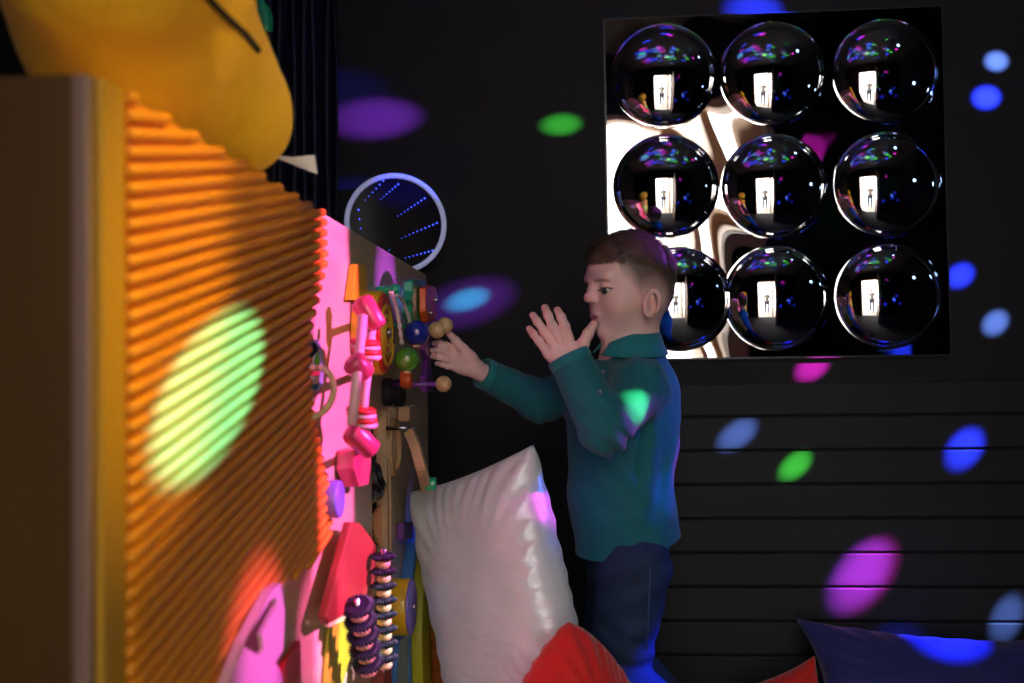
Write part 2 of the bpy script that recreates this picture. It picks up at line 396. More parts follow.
# small round mirror at the left
p = F(312, 367); t = thing('round_mirror', (PX0, p.y, p.z), 'small round mirror with dark rim set on the pink lit panel beside the ribbed mat', 'mirror')
r = 28/F_PX*p.y
bm = BM(); lathe(bm, (PX0, p.y, p.z), AX, [(r*.92, .0), (r*.92, .005), (r, .006), (r*1.02, .003), (r*1.02, 0)], 48); obj('rim', bm, m_drum, t, True)
bm = BM(); lathe(bm, (PX0, p.y, p.z), AX, [(0, .0035), (r*.93, .0035)], 48); obj('mirror_glass', bm, m_mirror, t, True)
# yellow wedge
bm = BM(); pprism(bm, [(357, 264), (366, 264), (369, 300), (352, 300)], .001, .012)
top('yellow_wedge', bm, m_yel, 'flat yellow wedge sticking out near the top of the panel above the pink frame', 'wooden block', bevel=.001)
# pink rod frame
t = thing('pink_rod_frame', F(358, 368, .03), 'pink frame of two upright rods between three round-ended arms with striped rings', 'wooden toy')
def arm(p0, p1, r0, r1):
    A_, B_ = F(*p0), F(*p1); r0, r1 = r0/F_PX*A_.y, r1/F_PX*B_.y; d_ = (B_-A_).normalized()
    pts = [A_-d_*r0*.55, A_-d_*r0*.5, A_-d_*r0*.3, A_, A_+(B_-A_)*.5, B_, B_+d_*.002]; rr = [r0*.05, r0*.5, r0*.88, r0, (r0+r1)/2, r1, r1*.8]
    bm = BM(); tube(bm, pts, rr, 28); obj('arm', bm, m_pink, t, True)
arm((363, 304, .045), (378, 326, .065), 12.5, 9.5)
arm((354, 363, .050), (368, 374, .065), 13, 9)
arm((353, 433, .045), (372, 450, .065), 12.5, 11)
for (x_, y_) in ((376, 318), (366, 372), (370, 446)):
    p = F(x_, y_, .06); bm = BM(); tube(bm, [F(x_, y_, .001), p], .005); obj('mount', bm, m_pink, t, True)
for (x0_, x1_) in ((363, 352), (373, 361)):
    bm = BM(); A_ = F(x0_, 316, .055); B_ = F(x1_, 425, .055); tube(bm, [A_, B_], 5/F_PX*A_.y, 14); obj('rod', bm, m_pinkpale, t, True)
for (cx, cy, wpx) in ((365, 350, 14), (361, 418, 14)):
    for q in range(4):
        c = F(cx+q*.6, cy-8+q*4.6, .055); bm = BM(); rr = wpx*1.08/F_PX*c.y
        lathe(bm, c, (.15, -.1, 1), [(rr*.9, -.0029), (rr, -.0018), (rr, .0018), (rr*.9, .0029), (0.001, .0029), (.001, -.0029), (rr*.9, -.0029)], 28)
        obj('striped_ring', bm, m_red if q % 2 == 0 else m_pinkpale, t, True)
# wood hoop between
p = F(335, 392, .03); bm = BM(); rr = 25/F_PX*p.y
tube(bm, [Vector((PX0+.0045+.025*math.sin(a_*math.pi/12), p.y+.02-.05*a_/12, p.z+rr*math.cos(a_*math.pi/12))) for a_ in range(13)], [.004]*13, 10)
top('wooden_hoop', bm, m_bead, 'thin bent wooden hoop on the panel left of the pink rods', 'wooden toy', smooth=True)
# spiral disc
p = F(386, 333, .04); t = thing('spiral_disc', (PX0, p.y, p.z), 'thick yellow disc with a red and yellow spiral on its face', 'wooden toy')
r = 43/F_PX*p.y
bm = BM(); rcyl(bm, (PX0+.001, p.y, p.z), AX, r, .036, .003, 56); obj('disc', bm, m_yel, t, True)
bm = BM(); rcyl(bm, (PX0+.0372, p.y, p.z), AX, r*.93, .004, .001, 56); obj('red_face', bm, m_red, t, True)
bm = BM(); pts = []
for i in range(110):
    th_ = i*.17; rr = r*(.14+.66*i/110); pts.append((PX0+.0415, p.y+rr*math.cos(th_), p.z+rr*math.sin(th_)))
tube(bm, pts, .0028, 6); obj('spiral_line', bm, m_yel, t, True)
bm = BM(); rcyl(bm, (PX0+.0415, p.y, p.z), AX, .008, .006, .002, 20); obj('bolt', bm, m_steel, t, True)
# green figure with rope and balls
t = thing('corded_peg', F(394, 292, .02), 'mint green peg with twisted white cord hanging from it beside the spiral disc', 'wooden toy')
bm = BM(); p = F(395, 290, .03); r = 6.5/F_PX*p.y; ball(bm, p, r); rcyl(bm, (PX0, p.y, p.z), AX, r*.7, .03, .002, 20); obj('peg', bm, m_mint, t, True)
for cpts in ([(391, 292), (396, 305), (399, 322), (402, 344)], [(396, 295), (402, 300), (407, 312), (410, 322)]):
    bm = BM(); c = smooth_curve([F(x, y, .06) for x, y in cpts], 8)
    for ph in (0, math.pi):
        tube(bm, [q+Vector((.0018*math.cos(i*1.1+ph), .0018*math.sin(i*1.1+ph), 0)) for i, q in enumerate(c)], .0019, 6)
    obj('cord', bm, m_rope, t, True)
def wball(px, py, rpx, out, mat, label, stub=True):
    p = F(px, py, out); t = thing('wooden_ball', p, label, 'wooden ball'); bm = BM(); r = rpx/F_PX*p.y; ball(bm, p, r, n=36); obj('ball', bm, mat, t, True)
    if stub: bm = BM(); rcyl(bm, p-Vector((0, 0, r*1.12)), (0, 0, 1), r*.32, r*.3, .0008, 20); obj('stopper', bm, m_bead, t, True)
    return p, r
wball(416.7, 333, 13, .07, m_blue, 'glossy dark blue wooden ball hanging beside the spiral disc')
wball(407, 359.5, 12.5, .065, m_green, 'glossy green wooden ball hanging under the blue one')
# wooden bead arm the boy touches
t = thing('bead_arm', F(437, 329, .085), 'pair of plain wooden beads on a peg by the fingertips of the boy', 'wooden toy')
pb1, pb2 = F(437, 330, .085), F(445, 325.5, .095)
bm = BM(); ball(bm, pb1, 8.7/F_PX*pb1.y); obj('bead', bm, m_bead, t, True)
bm = BM(); ball(bm, pb2, 8.4/F_PX*pb2.y); obj('bead', bm, m_bead, t, True)
bm = BM(); d_ = (pb2-pb1).normalized(); rcyl(bm, pb2+d_*.0115, d_, .0075, .005, .001, 20); obj('orange_tip', bm, m_orange, t, True)
bm = BM(); tube(bm, [Vector((PX0+.002, pb1.y+.01, pb1.z+.012)), pb1, pb2], .004); obj('peg', bm, m_mint, t, True)
t = thing('end_knob', F(443.5, 384, .1), 'single plain wooden knob sticking out below the hand reaching for the toys', 'wooden knob')
bm = BM(); p = F(443.5, 384, .10); ball(bm, p, 8.2/F_PX*p.y); obj('knob', bm, m_bead, t, True)
bm = BM(); tube(bm, [Vector((PX0+.002, p.y+.004, p.z)), p], .004); obj('stem', bm, m_purple, t, True)
# green cloud, orange figure, purple figure
bm = BM(); pprism(bm, [(413, 281), (417, 279), (425, 280), (427, 288), (425, 294), (428, 303), (427, 316), (423, 323), (414, 322), (411, 313), (413, 306), (410, 300), (413, 292)], .033, .05)
top('green_cog', bm, m_mint, 'mint green scalloped wooden piece near the top far end of the panel', 'wooden toy', bevel=.003)
t = thing('orange_clown', F(430, 305, .05), 'orange scalloped wooden piece with steel screws behind the green one', 'wooden toy')
bm = BM(); pprism(bm, [(426, 288), (430, 285), (436, 287), (438, 298), (436, 305), (438, 315), (434, 322), (428, 322), (426, 312)], .052, .064); obj('body', bm, m_orange, t, bevel=.002)
for (x, y) in ((430, 313), (435, 300)):
    bm = BM(); rcyl(bm, F(x, y, .064), (1, 0, 0), .005, .004, .001, 16); obj('screw', bm, m_steel, t, True)
bm = BM(); pprism(bm, [(424, 336), (431, 335), (433, 352), (431, 362), (433, 378), (433, 392), (427, 392), (426, 376), (429, 360), (425, 350)], .055, .066); tube(bm, [F(425, 350, .001), F(429, 352, .058)], .004)
top('purple_figure', bm, m_purple, 'tall purple wooden piece standing out below the green and orange pieces', 'wooden toy', bevel=.003)
bm = BM(); p = F(412, 379, .05); rcyl(bm, (PX0+.032, p.y, p.z), AX, 9.5/F_PX*p.y, .018, .003, 28); tube(bm, [F(412, 379, .001), (PX0+.034, p.y, p.z)], .005)
top('orange_button', bm, m_orange, 'round orange peg on the panel under the green ball', 'wooden peg', smooth=True)
for (x, y) in ((391, 392), (402, 393)):
    p = F(x, y, .012); bm = BM(); rr = 14/F_PX*p.y
    lathe(bm, (PX0+.0045, p.y, p.z), AX, [(rr*.72, -.004), (rr*.72, .008), (rr*.85, .011), (rr, .008), (rr, -.004)], 36)
    top('black_ring', bm, m_hole, 'pair of thin black rings side by side below the spiral disc', 'ring', 'black rings under the spiral disc', smooth=True)
# black film and copper in the recess
me = sdf_mesh([Ell((PX0-.09, (y0+y1)/2, F(380, 445).z-.0), (.07, .06, .05), k=.03), Ell((PX0-.07, (y0+y1)/2+.01, F(380, 485).z), (.075, .055, .05), k=.03), Ell((PX0-.06, (y0+y1)/2-.015, F(380, 465).z), (.05, .05, .03), k=.02)], .005,
    post=lambda p, D: D+.006*np.sin(p[:, 2]*150+p[:, 1]*90)*np.sin(p[:, 1]*110+p[:, 0]*60))
o = link('film_bag', me, m_bag, None, True); setp(o, 'crumpled black shiny bag stuffed in the recess of the panel', 'bag')
bm = BM(); pprism(bm, [(371, 520), (380, 506), (387, 500), (387, 525), (384, 548), (376, 540)], -.05, -.01)
top('copper_block', bm, m_copper, 'shiny copper coloured piece at the bottom of the dark recess', 'metal piece', bevel=.004)
bm = BM(); pprism(bm, [(373, 420), (386, 415), (386, 436), (376, 437)], -.05, -.015)
top('copper_plate', bm, m_copper, 'upright copper coloured plate at the top of the dark recess', 'metal piece', bevel=.003)
# pink block
bm = BM(); pprism(bm, [(356, 450), (368, 446), (372, 462), (369, 485), (360, 487), (355, 470)], .002, .028)
top('pink_block', bm, m_pink, 'pink angular wooden block under the lower arm of the rod frame', 'wooden block', bevel=.003)
# violet disc
bm, p, r = disc('x', 341, 499, 19, .022, m_violet); top('violet_disc', bm, m_violet, 'round violet disc alone on the pink lit panel', 'wooden disc', smooth=True)
# red board
bm = BM(); pprism(bm, [(352, 522), (361, 523), (377, 545), (378, 562), (371, 598), (352, 612), (330, 624), (326, 618)], .018, .03)
top('red_board', bm, m_redwood, 'large angular red stained board standing out low on the panel', 'wooden board', bevel=.003)
# spiky rollers
def roller(x0_, ya, x1_, yb, cnt, rpx, out, label):
    A_ = F(x0_, ya, out); B_ = F(x1_, yb, out); t = thing('spiky_roller', B_, label, 'massage roller', None)
    ax = (A_-B_).normalized(); L = (A_-B_).length; bm = BM(); tube(bm, [B_-ax*.006, A_+ax*.006], .0025); obj('rod', bm, m_steel, t, True)
    for (x, y) in ((x0_, ya-2), (x1_, yb+2)): bm = BM(); tube(bm, [F(x, y, .001), F(x, y, out)], .004); obj('bracket', bm, m_steel, t, True)
    for i in range(cnt):
        c = B_+ax*(L*(i+.75)/cnt); r = rpx/F_PX*c.y; bm = BM(); a_, u, w_ = basis(ax); n = 26; rings = []
        for q, (rr, h) in enumerate(((.25, -.004), (.84, -.0042), (1, 0), (.84, .0042), (.25, .004))):
            rings.append([bm.verts.new(c+a_*h+(u*math.cos(math.pi*k/n)+w_*math.sin(math.pi*k/n))*r*(rr*(1.22 if (k % 2 and q == 2) else .98 if q in (1, 2, 3) else 1))) for k in range(2*n)])
        for X, Y_ in zip(rings, rings[1:]+rings[:1]):
            for k in range(2*n): bm.faces.new((X[k], X[(k+1) % (2*n)], Y_[(k+1) % (2*n)], Y_[k]))
        obj('spiky_ring', bm, m_navy, t)
        bm = BM(); ball(bm, B_+ax*(L*(i+.25)/cnt), r*.66, ax=ax, n=24, sq=min(1, L/cnt*.40/(r*.66))); obj('bead', bm, m_bead, t, True)
roller(357, 603, 369, 672, 5, 15, .045, 'near roller of navy spiky rings and wooden beads beneath the red board')
roller(383, 553, 385, 668, 8, 11.5, .05, 'far longer roller of navy spiky rings and wooden beads right of the red board')
# ledge + hinged lever
bm = BM(); a1 = F(396, 407, .03); box(bm, (PX0+.001, F(397, 410).y, F(400, 424, .02).z), (PX0+.022, F(404, 410).y, F(400, 408, .02).z))
top('wooden_ledge', bm, m_wood, 'short pale wooden ledge above the hinged lever', 'wooden block', bevel=.002)
t = thing('hinged_lever', F(410, 430, .06), 'long curved pale wooden lever hanging out from the panel above the silver pillow', 'wooden toy')
lp = smooth_curve([F(408.5, 430, .045), F(416, 448, .062), (F(422, 470, .072)), F(427, 492, .07)], 6)
bm = BM()
for i, q in enumerate(lp[:-1]): pass
rw = .006; rows = []
for i, q in enumerate(lp):
    tdir = (lp[min(i+1, len(lp)-1)]-lp[max(i-1, 0)]).normalized(); nx = Vector((0, 1, 0)).cross(tdir).normalized()
    rows.append([bm.verts.new(q+nx*s*.008+Vector((0, e*.011, 0))) for s, e in ((-1, -1), (1, -1), (1, 1), (-1, 1))])
for A_, B_ in zip(rows, rows[1:]):
    for k in range(4): bm.faces.new((A_[k], A_[(k+1) % 4], B_[(k+1) % 4], B_[k]))
bm.faces.new(rows[0]); bm.faces.new(rows[-1][::-1]); obj('lever', bm, m_wood, t, bevel=.002)
bm = BM(); p = F(409, 428, .04); tube(bm, [Vector((PX0+.002, p.y, p.z)), p+Vector((.008, 0, 0))], .004); obj('hinge_pin', bm, m_steel, t, True)
p = F(434, 484, .085); bm = BM(); rcyl(bm, p-Vector((.014, 0, 0)), AX, .011, .018, .002, 24); obj('green_knob', bm, m_mint, t, True)
p = F(398, 447, .01); bm = BM(); rr = 29/F_PX*p.y
lathe(bm, (PX0+.0005, p.y, p.z), AX, [(rr*.80, .0), (rr*.80, .008), (rr, .008), (rr, .0)], 48); top('wooden_ring', bm, m_bead, 'flat wooden ring on the panel behind the hinged lever', 'wooden ring', smooth=False)
# purple cube, pulley disc
bm = BM(); pprism(bm, [(404, 523), (413, 521), (413, 538), (404, 540)], .001, .014); top('purple_cube', bm, m_purple, 'small purple cube beside the blue edged disc', 'wooden block', bevel=.002)
p = F(413, 607, .05); r = 28/F_PX*p.y; t = thing('pulley_disc', (PX0, p.y, p.z), 'thick yellow disc with violet face and screw low on the panel', 'wooden toy')
bm = BM(); rcyl(bm, (PX0+.015, p.y, p.z), AX, r, .030, .002, 48); obj('disc', bm, m_yel, t, True)
bm = BM(); rcyl(bm, (PX0+.0452, p.y, p.z), AX, r*.97, .004, .001, 48); obj('violet_face', bm, m_violet, t, True)
bm = BM(); rcyl(bm, (PX0+.0493, p.y, p.z), AX, .005, .004, .001, 16); obj('screw', bm, m_steel, t, True)
bm = BM(); rcyl(bm, (PX0, p.y, p.z), AX, .01, .015, .001, 16); obj('axle', bm, m_steel, t, True)
bm = BM(); pprism(bm, [(391, 603), (397, 600), (398, 628), (392, 628)], .001, .012); top('red_peg', bm, m_red, 'small red peg between the spiky rings and the yellow pulley disc', 'wooden block', bevel=.002)
# big rainbow disc at the far end
p = F(424, 628, .03); t = thing('rainbow_disc', (PX0, p.y, p.z), 'large lime yellow and blue disc seen edge on at the far end of the panel', 'wooden disc')
r1 = .215; cY = 1.95; cz = P(420, 622, cY).z
bm = BM(); rcyl(bm, (PX0+.022, cY, cz), AX, r1, .020, .003, 96); obj('lime_disc', bm, m_olive, t, True)
bm = BM(); rcyl(bm, (PX0+.001, cY-.02, cz), AX, r1*.98, .0205, .002, 96); obj('blue_disc', bm, m_lblue, t, True)
bm = BM(); pprism(bm, [(400, 640), (412, 632), (408, 683), (402, 720), (392, 720)], .001, .02); top('blue_strip', bm, m_lblue, 'blue painted wooden strip below the yellow pulley disc', 'wooden board', bevel=.002)
bm = BM(); pprism(bm, [(384, 655), (391, 650), (392, 690), (390, 740), (382, 740)], .001, .02); top('orange_strip', bm, m_redwood, 'rust coloured wooden strip at the bottom beside the blue one', 'wooden board', bevel=.002)
bm = BM(); pprism(bm, [(330, 628), (352, 618), (353, 650), (338, 700), (324, 700)], .001, .006); top('green_light_board', bm, m_olive, 'board coloured lime for the green light low on the panel behind the near spiky roller', 'wooden board', bevel=.002)  # lime colour stands in for green light on the panel
# latch block in the magenta light
t = thing('slotted_block', F(262, 640, .03), 'slotted pale wooden block glowing magenta at the bottom edge of the ribbed mat', 'wooden toy')
bm = BM(); fr = [(272, 590), (281, 583), (285, 612), (283, 650), (272, 668), (262, 700), (222, 700), (246, 640)]
hl = [(271, 600), (277, 598), (276, 606), (262, 634), (264, 650), (260, 656), (243, 646), (250, 632)]
A_ = [F(x, y, .022) for x, y in fr]; H_ = [F(x, y, .022) for x, y in hl]; off = Vector((-.010, 0, 0))
va = [bm.verts.new(q) for q in A_]; vh = [bm.verts.new(q) for q in H_]; vb = [bm.verts.new(q+off) for q in A_]; vk = [bm.verts.new(q+off) for q in H_]
for X, Y_ in ((va, vh), (vb, vk)):
    for i in range(8): bm.faces.new((X[i], X[(i+1) % 8], Y_[(i+1) % 8], Y_[i]))
for X, Y_ in ((va, vb), (vh, vk)):
    for i in range(8): bm.faces.new((X[i], X[(i+1) % 8], Y_[(i+1) % 8], Y_[i]))
obj('block', bm, m_pinkpale, t, bevel=.0015)
bm = BM(); prism(bm, [F(x, y, .0175) for x, y in hl], (-.004, 0, 0)); obj('slot_shade', bm, m_woodend, t)  # dark inset paints the unlit inside of the slot
bm, p, r = disc('x', 272, 706, 42, .012, m_pinkpale); top('round_knob_plate', bm, m_pinkpale, 'pale round plate at the very bottom right of the slotted block', 'wooden disc', smooth=True)
bm = BM(); pprism(bm, [(301, 640), (302, 700), (272, 700), (285, 662)], .001, .008); top('red_shadow_wedge', bm, m_red, 'dark red wedge put in for the shadowed hole between the slotted block and the lime board', 'wooden block', bevel=.002)  # red piece put in for the dark shadowed hole beside the block

# ------------------------------------------------------------------ plush, infinity drum, cushions
def V3(v): return np.array(v, float)
c0, c1, c2 = P(118, -62, .78), P(140, 28, .88), P(222, 102, .985)
c2.z = UTZ+.0625
plush_pr = [Cone(c0, c1, .105, .092, k=.05), Cone(c1, c2, .092, .060, k=.06), Ell(c2, (.062, .068, .061), k=.04), Ell(P(184, 60, .95), (.066, .080, .072), k=.04)]
def fl(p, D): return np.maximum(D, np.where(p[:, 0] < PX0+.004, (UTZ+.001)-p[:, 2], -1))
t = thing('yellow_plush', (c1.x, c1.y, UTZ), 'big yellow plush toy with black piping slumped over the top of the play unit', 'soft toy')
o = link('plush_body', sdf_mesh(plush_pr, .0035, post=lambda p, D: fl(p, D+.0015*np.sin(p[:, 1]*70+p[:, 2]*50)*np.sin(p[:, 0]*60+2))), m_plush, t, True)
def onsurf(px, py, prims):
    d = ray(px, py).normalized(); q = Vector((0, 0, CZ)); 
    best = (9, q)
    for _ in range(200):
        D = float(evald(prims, np.array([q]))[0])
        if D < best[0]: best = (D, q)
        if D < .0004 or q.y > 1.4: break
        q = q+d*min(D, .05)
    return best[1]
bm = BM(); pts = smooth_curve([onsurf(x, y, plush_pr) for x, y in ((200, -14), (214, 4), (230, 20), (246, 35), (258, 50))], 6); tube(bm, pts, .0032, 8); obj('piping', bm, m_blackcord, t, True)
bm = BM(); q = [P(270, 155, 1.06), P(292, 157, 1.08), P(314, 155, 1.10), P(317, 174, 1.10), P(300, 168, 1.08), P(276, 158, 1.06)]; prism(bm, q, (.001, -.0008, 0)); obj('label_tag', bm, m_tag, t)
# green trailing ribbon far behind
bm = BM(); q = smooth_curve([Vector((P(250, -60, 2.05).x, 2.05, ZT-.003)), P(252, -60, 2.05), P(258, -10, 2.05), P(263, 10, 2.05), P(267, 32, 2.05)], 6); rows = []
for i, c in enumerate(q): w_ = .010+.006*math.sin(i*.4); rows.append([bm.verts.new(c+Vector((-w_, 0, 0))), bm.verts.new(c+Vector((0, -.006, 0))), bm.verts.new(c+Vector((w_, .004, 0)))])
for A_, B_ in zip(rows, rows[1:]): bm.faces.new((A_[0], A_[1], B_[1], B_[0])); bm.faces.new((A_[1], A_[2], B_[2], B_[1]))
o = top('green_ribbon', bm, m_mint, 'green ribbon hanging behind the yellow plush toy', 'ribbon', smooth=True); sm = o.modifiers.new('thick', 'SOLIDIFY'); sm.thickness = .002
# infinity mirror drum standing on the unit
c = P(396, 223.5, 2.16); ax = Vector((.30, -.95, .04)).normalized(); r = 52/F_PX*c.y
t = thing('infinity_mirror', (c.x, c.y, c.z), 'round dark infinity mirror with pale rim and blue dots on the back wall', 'mirror')
bm = BM(); lathe(bm, c, ax, [(0, -.075), (r*.93, -.075), (r*.955, -.07), (r*.955, -.008), (0, -.008)], 72); obj('drum', bm, m_drum, t, True)
bm = BM(); lathe(bm, c, ax, [(r*.90, -.007), (r*.90, .003), (r*.93, .006), (r*.98, .005), (r, .0), (r*.99, -.007), (r*.90, -.007)], 96); obj('rim', bm, m_rim, t, True)
bm = BM(); lathe(bm, c, ax, [(0, -.003), (r*.905, -.003)], 72); obj('dark_glass', bm, m_dglass, t, True)
_, u, w_ = basis(ax)
bm = BM()
for (xa, ya, xb, yb, cnt) in ((275, 150, 185, 250, 6), (350, 165, 262, 243, 7), (482, 233, 345, 327, 9), (542, 358, 362, 437, 10), (517, 498, 380, 538, 8), (150, 300, 165, 440, 4), (190, 470, 300, 500, 3)):
    for k in range(cnt):
        tt = k/(cnt-1); du_, dv_ = ((xa+(xb-xa)*tt)-335)/238, -((ya+(yb-ya)*tt)-365)/238
        q = c-ax*.0015+(u*du_+w_*dv_)*r*.93; rr = .0021*(1-.55*tt); lathe(bm, q, ax, [(0, .0), (rr, 0.0), (rr*.7, .0006), (0, .0008)], 8)
obj('led_dots', bm, m_led, t)
o = bpy.data.objects['led_dots']; o['kind'] = 'stuff'

ZM = .09
def pillow(name, corners, thick, mat, label, folds=.004, sag=.10, n=56, seed=0):
    # corners: four world points, TL TR BR BL; puffed square with pinched corners
    tl, tr, br, bl = [Vector(q) for q in corners]; nrm = (tr-tl).cross(bl-tl).normalized(); bm = BM(); sh = []
    for side in (1, -1):
        g = []
        for j in range(n+1):
            row = []
            for i in range(n+1):
                u_, v_ = i/n, j/n; su, sv = 2*u_-1, 2*v_-1
                pu = su*(1-sag*(1-sv*sv)*su*su); pv = sv*(1-sag*(1-su*su)*sv*sv)      # edges drawn in, corners out
                a_, b_ = (pu+1)/2, (pv+1)/2
                q = (tl*(1-a_)+tr*a_)*(1-b_)+(bl*(1-a_)+br*a_)*b_
                f_ = max(0, (1-su**4)*(1-sv**4))**.5*(1-.25*(su*su+sv*sv)/2)
                e = (1-abs(su))*(1-abs(sv)); an = math.atan2(sv, su); rad = math.hypot(su, sv)
                w1 = folds*1.5*math.sin(an*31+5*mnoise.noise(Vector((u_*3+seed, v_*3, side))))*max(0, rad-.5)*(1 if f_ > .05 else f_*20)
                w2 = folds*1.2*mnoise.noise(Vector((u_*5+seed*3, v_*9, side*2.)))
                q = q+nrm*(-side)*(thick*f_+(w1+w2)*min(1, f_*3))
                row.append(bm.verts.new(q))
            g.append(row)
        sh.append(g)
        for j in range(n):
            for i in range(n): bm.faces.new((g[j][i], g[j][i+1], g[j+1][i+1], g[j+1][i]))
    bmesh.ops.remove_doubles(bm, verts=bm.verts, dist=.0006)
    o = top(name, bm, mat, label, 'cushion', smooth=True); return o
pillow('silver_pillow', [P(410, 492, 1.76), P(534, 444, 1.60), P(590, 690, 1.50), P(474, 800, 1.62)], .062, m_satin, 'silver satin pillow leaning between the play unit and the kneeling boy', folds=.0028, sag=.04, seed=2)
pillow('red_cushion', [P(568, 622, 1.43), P(646, 716, 1.50), P(650, 830, 1.38), P(498, 780, 1.36)], .055, m_redc, 'red cushion leaning in front of the knees of the boy', seed=4, folds=.003, sag=-.22)
pillow('rust_cushion', [P(431, 615, 1.80), P(500, 590, 1.93), P(530, 735, 1.88), P(434, 745, 1.78)], .04, m_orangec, 'rust orange cushion behind the silver pillow at the foot of the rainbow disc', seed=5, folds=.003)
pillow('navy_cushion', [P(795, 618, 2.14), P(1075, 640, 2.14), P(1090, 790, 1.93), P(815, 775, 1.93)], .05, m_navyc, 'large navy blue cushion against the boarded wall at bottom right', seed=6, folds=.003, sag=.16)
pillow('red_cushion', [P(735, 690, 2.08), P(815, 655, 2.10), P(840, 755, 2.04), P(740, 755, 2.04)], .035, m_redc, 'red cushion peeking up left of the navy cushion by the wall', seed=7, folds=.003)
# padded mat the cushions and the boy rest on
bm = BM(); box(bm, (PX0+.07, 1.15, .002), (.47, 1.98, ZM)); top('floor_mat', bm, m_floor, 'thick dark padded floor mat under the cushions', 'mat', bevel=.02)

# ------------------------------------------------------------------ the boy
HY = R(22); HP = R(7)
f = Vector((-math.cos(HY)*math.cos(HP), -math.sin(HY)*math.cos(HP), -math.sin(HP)))
side_ = Vector((math.sin(HY), -math.cos(HY), 0)); upv = f.cross(side_).normalized()
if upv.z < 0: upv = -upv
HR = np.array([[f.x, side_.x, upv.x], [f.y, side_.y, upv.y], [f.z, side_.z, upv.z]]); HO = V3(P(631, 278, 1.75))
def hw(x, y, z): return HR @ np.array([x, y, z])+HO
def HE(c, r, k=.01, sub=False, rot=None): return Ell(hw(*c), r, HR if rot is None else HR @ rot, k, sub)
def HC(a_, b_, ra_, rb_=None, k=.01, sub=False): return Cone(hw(*a_), hw(*b_), ra_, rb_, k, sub=sub)
head = [HE((.001, 0, .007), (.072, .067, .069), .02), HE((.022, 0, .008), (.052, .055, .050), .02), HE((.024, 0, -.040), (.046, .049, .050), .03),
        HE((.038, 0, -.072), (.032, .034, .024), .025), HE((.062, 0, -.087), (.013, .014, .012), .018),
        HE((-.020, 0, -.030), (.050, .054, .040), .03)]
for s in (1, -1): head += [HE((.045, s*.031, -.046), (.023, .022, .023), .02), HE((.064, s*.026, .008), (.010, .020, .006), .012)]
head += [HE((.083, s*.030, -.013), (.014, .015, .009), .016, True) for s in (1, -1)]
for s in (1, -1): head += [HE((.0590, s*.031, -.014), (.0140, .0155, .0130), .004)]
head += [HC((.069, 0, -.008), (.082, 0, -.024), .0060, .0080, .014), HE((.0835, 0, -.0265), (.0075, .0085, .0068), .008)]
for s in (1, -1): head += [HE((.0765, s*.0095, -.0300), (.0070, .0050, .0052), .005), HE((.0795, s*.005, -.0350), (.003, .0022, .003), .002, True)]
head += [HE((.0665, 0, -.055), (.014, .021, .015), .012)]
head += [HE((.0768, 0, -.0563), (.0064, .0185, .0038), .004), HE((.0752, 0, -.0648), (.0070, .0160, .0050), .004), HE((.086, 0, -.0602), (.012, .0165, .0009), .002, True)]
# eyelid openings
for s in (1, -1): head += [HE((.0700, s*.0340, -.0175), (.0120, .0132, .0037), .0015, True)]
# ears
for s in (1, -1):
    hx = [(.001+.0115*math.cos(R(a_))-.0062*math.sin(R(a_)), s*(.0705+.005*math.cos(R(a_-200))), -.050+.0215*math.sin(R(a_))) for a_ in range(-60, 231, 24)]
    head += [HE((.001, s*.064, -.051), (.012, .0060, .019), .006)]
    for q0, q1 in zip(hx, hx[1:]): head.append(HC(q0, q1, .0032, .0032, .0025))
    head += [HE((.006, s*.067, -.069), (.0055, .0045, .006), .005), HE((.001, s*.0735, -.050), (.0062, .0085, .0125), .003, True), HC((.012, s*.066, -.047), (.011, s*.067, -.057), .0032, .0032, .003), HC((-.004, s*.0675, -.036), (-.006, s*.068, -.058), .0020, .0024, .003)]
neckb = V3(P(632, 364, 1.765))
head += [Cone(hw(-.010, 0, -.050), neckb, .037, .042, .02), Cone(hw(.018, 0, -.070), neckb+V3((-.012, 0, 0)), .028, .036, .03)]
body = list(head)
# joints of the body
shL, shR = V3(P(640, 386, 1.675)), V3(P(608, 382, 1.86)); elL, wrL = V3(P(604, 428, 1.575)), V3(P(571, 364, 1.585))
elR, wrR = V3(P(540, 401, 1.80)), V3(P(478, 371, 1.725)); chest, belly, hip = V3(P(622, 425, 1.765)), V3(P(624, 490, 1.765)), V3(P(628, 560, 1.775))
body += [Cone(neckb, chest, .04, .062, .05), Cone(chest, belly, .066, .064, .04), Cone(belly, hip, .064, .062, .04),
         Cone(shL, elL, .026, .022, .03), Cone(elL, wrL, .022, .0165, .012), Cone(shR, elR, .026, .022, .03), Cone(elR, wrR, .022, .0165, .012), Cone(shL, shR, .024, .024, .04)]
hjL, hjR = V3(P(634, 565, 1.72)), V3(P(622, 565, 1.83)); knL, knR = V3(P(618, 704, 1.71)), V3(P(612, 702, 1.85))
knL[2] = .285; knR[2] = .285
anL, anR = knL+V3((.155, .02, -.155)), knR+V3((.155, .02, -.155))
for a_, b_, c_ in ((hjL, knL, anL), (hjR, knR, anR)):
    body += [Cone(a_, b_, .050, .040, .03), Cone(b_, c_, .038, .024, .02), Cone(c_, c_+V3((.07, 0, -.012)), .022, .016, .015)]
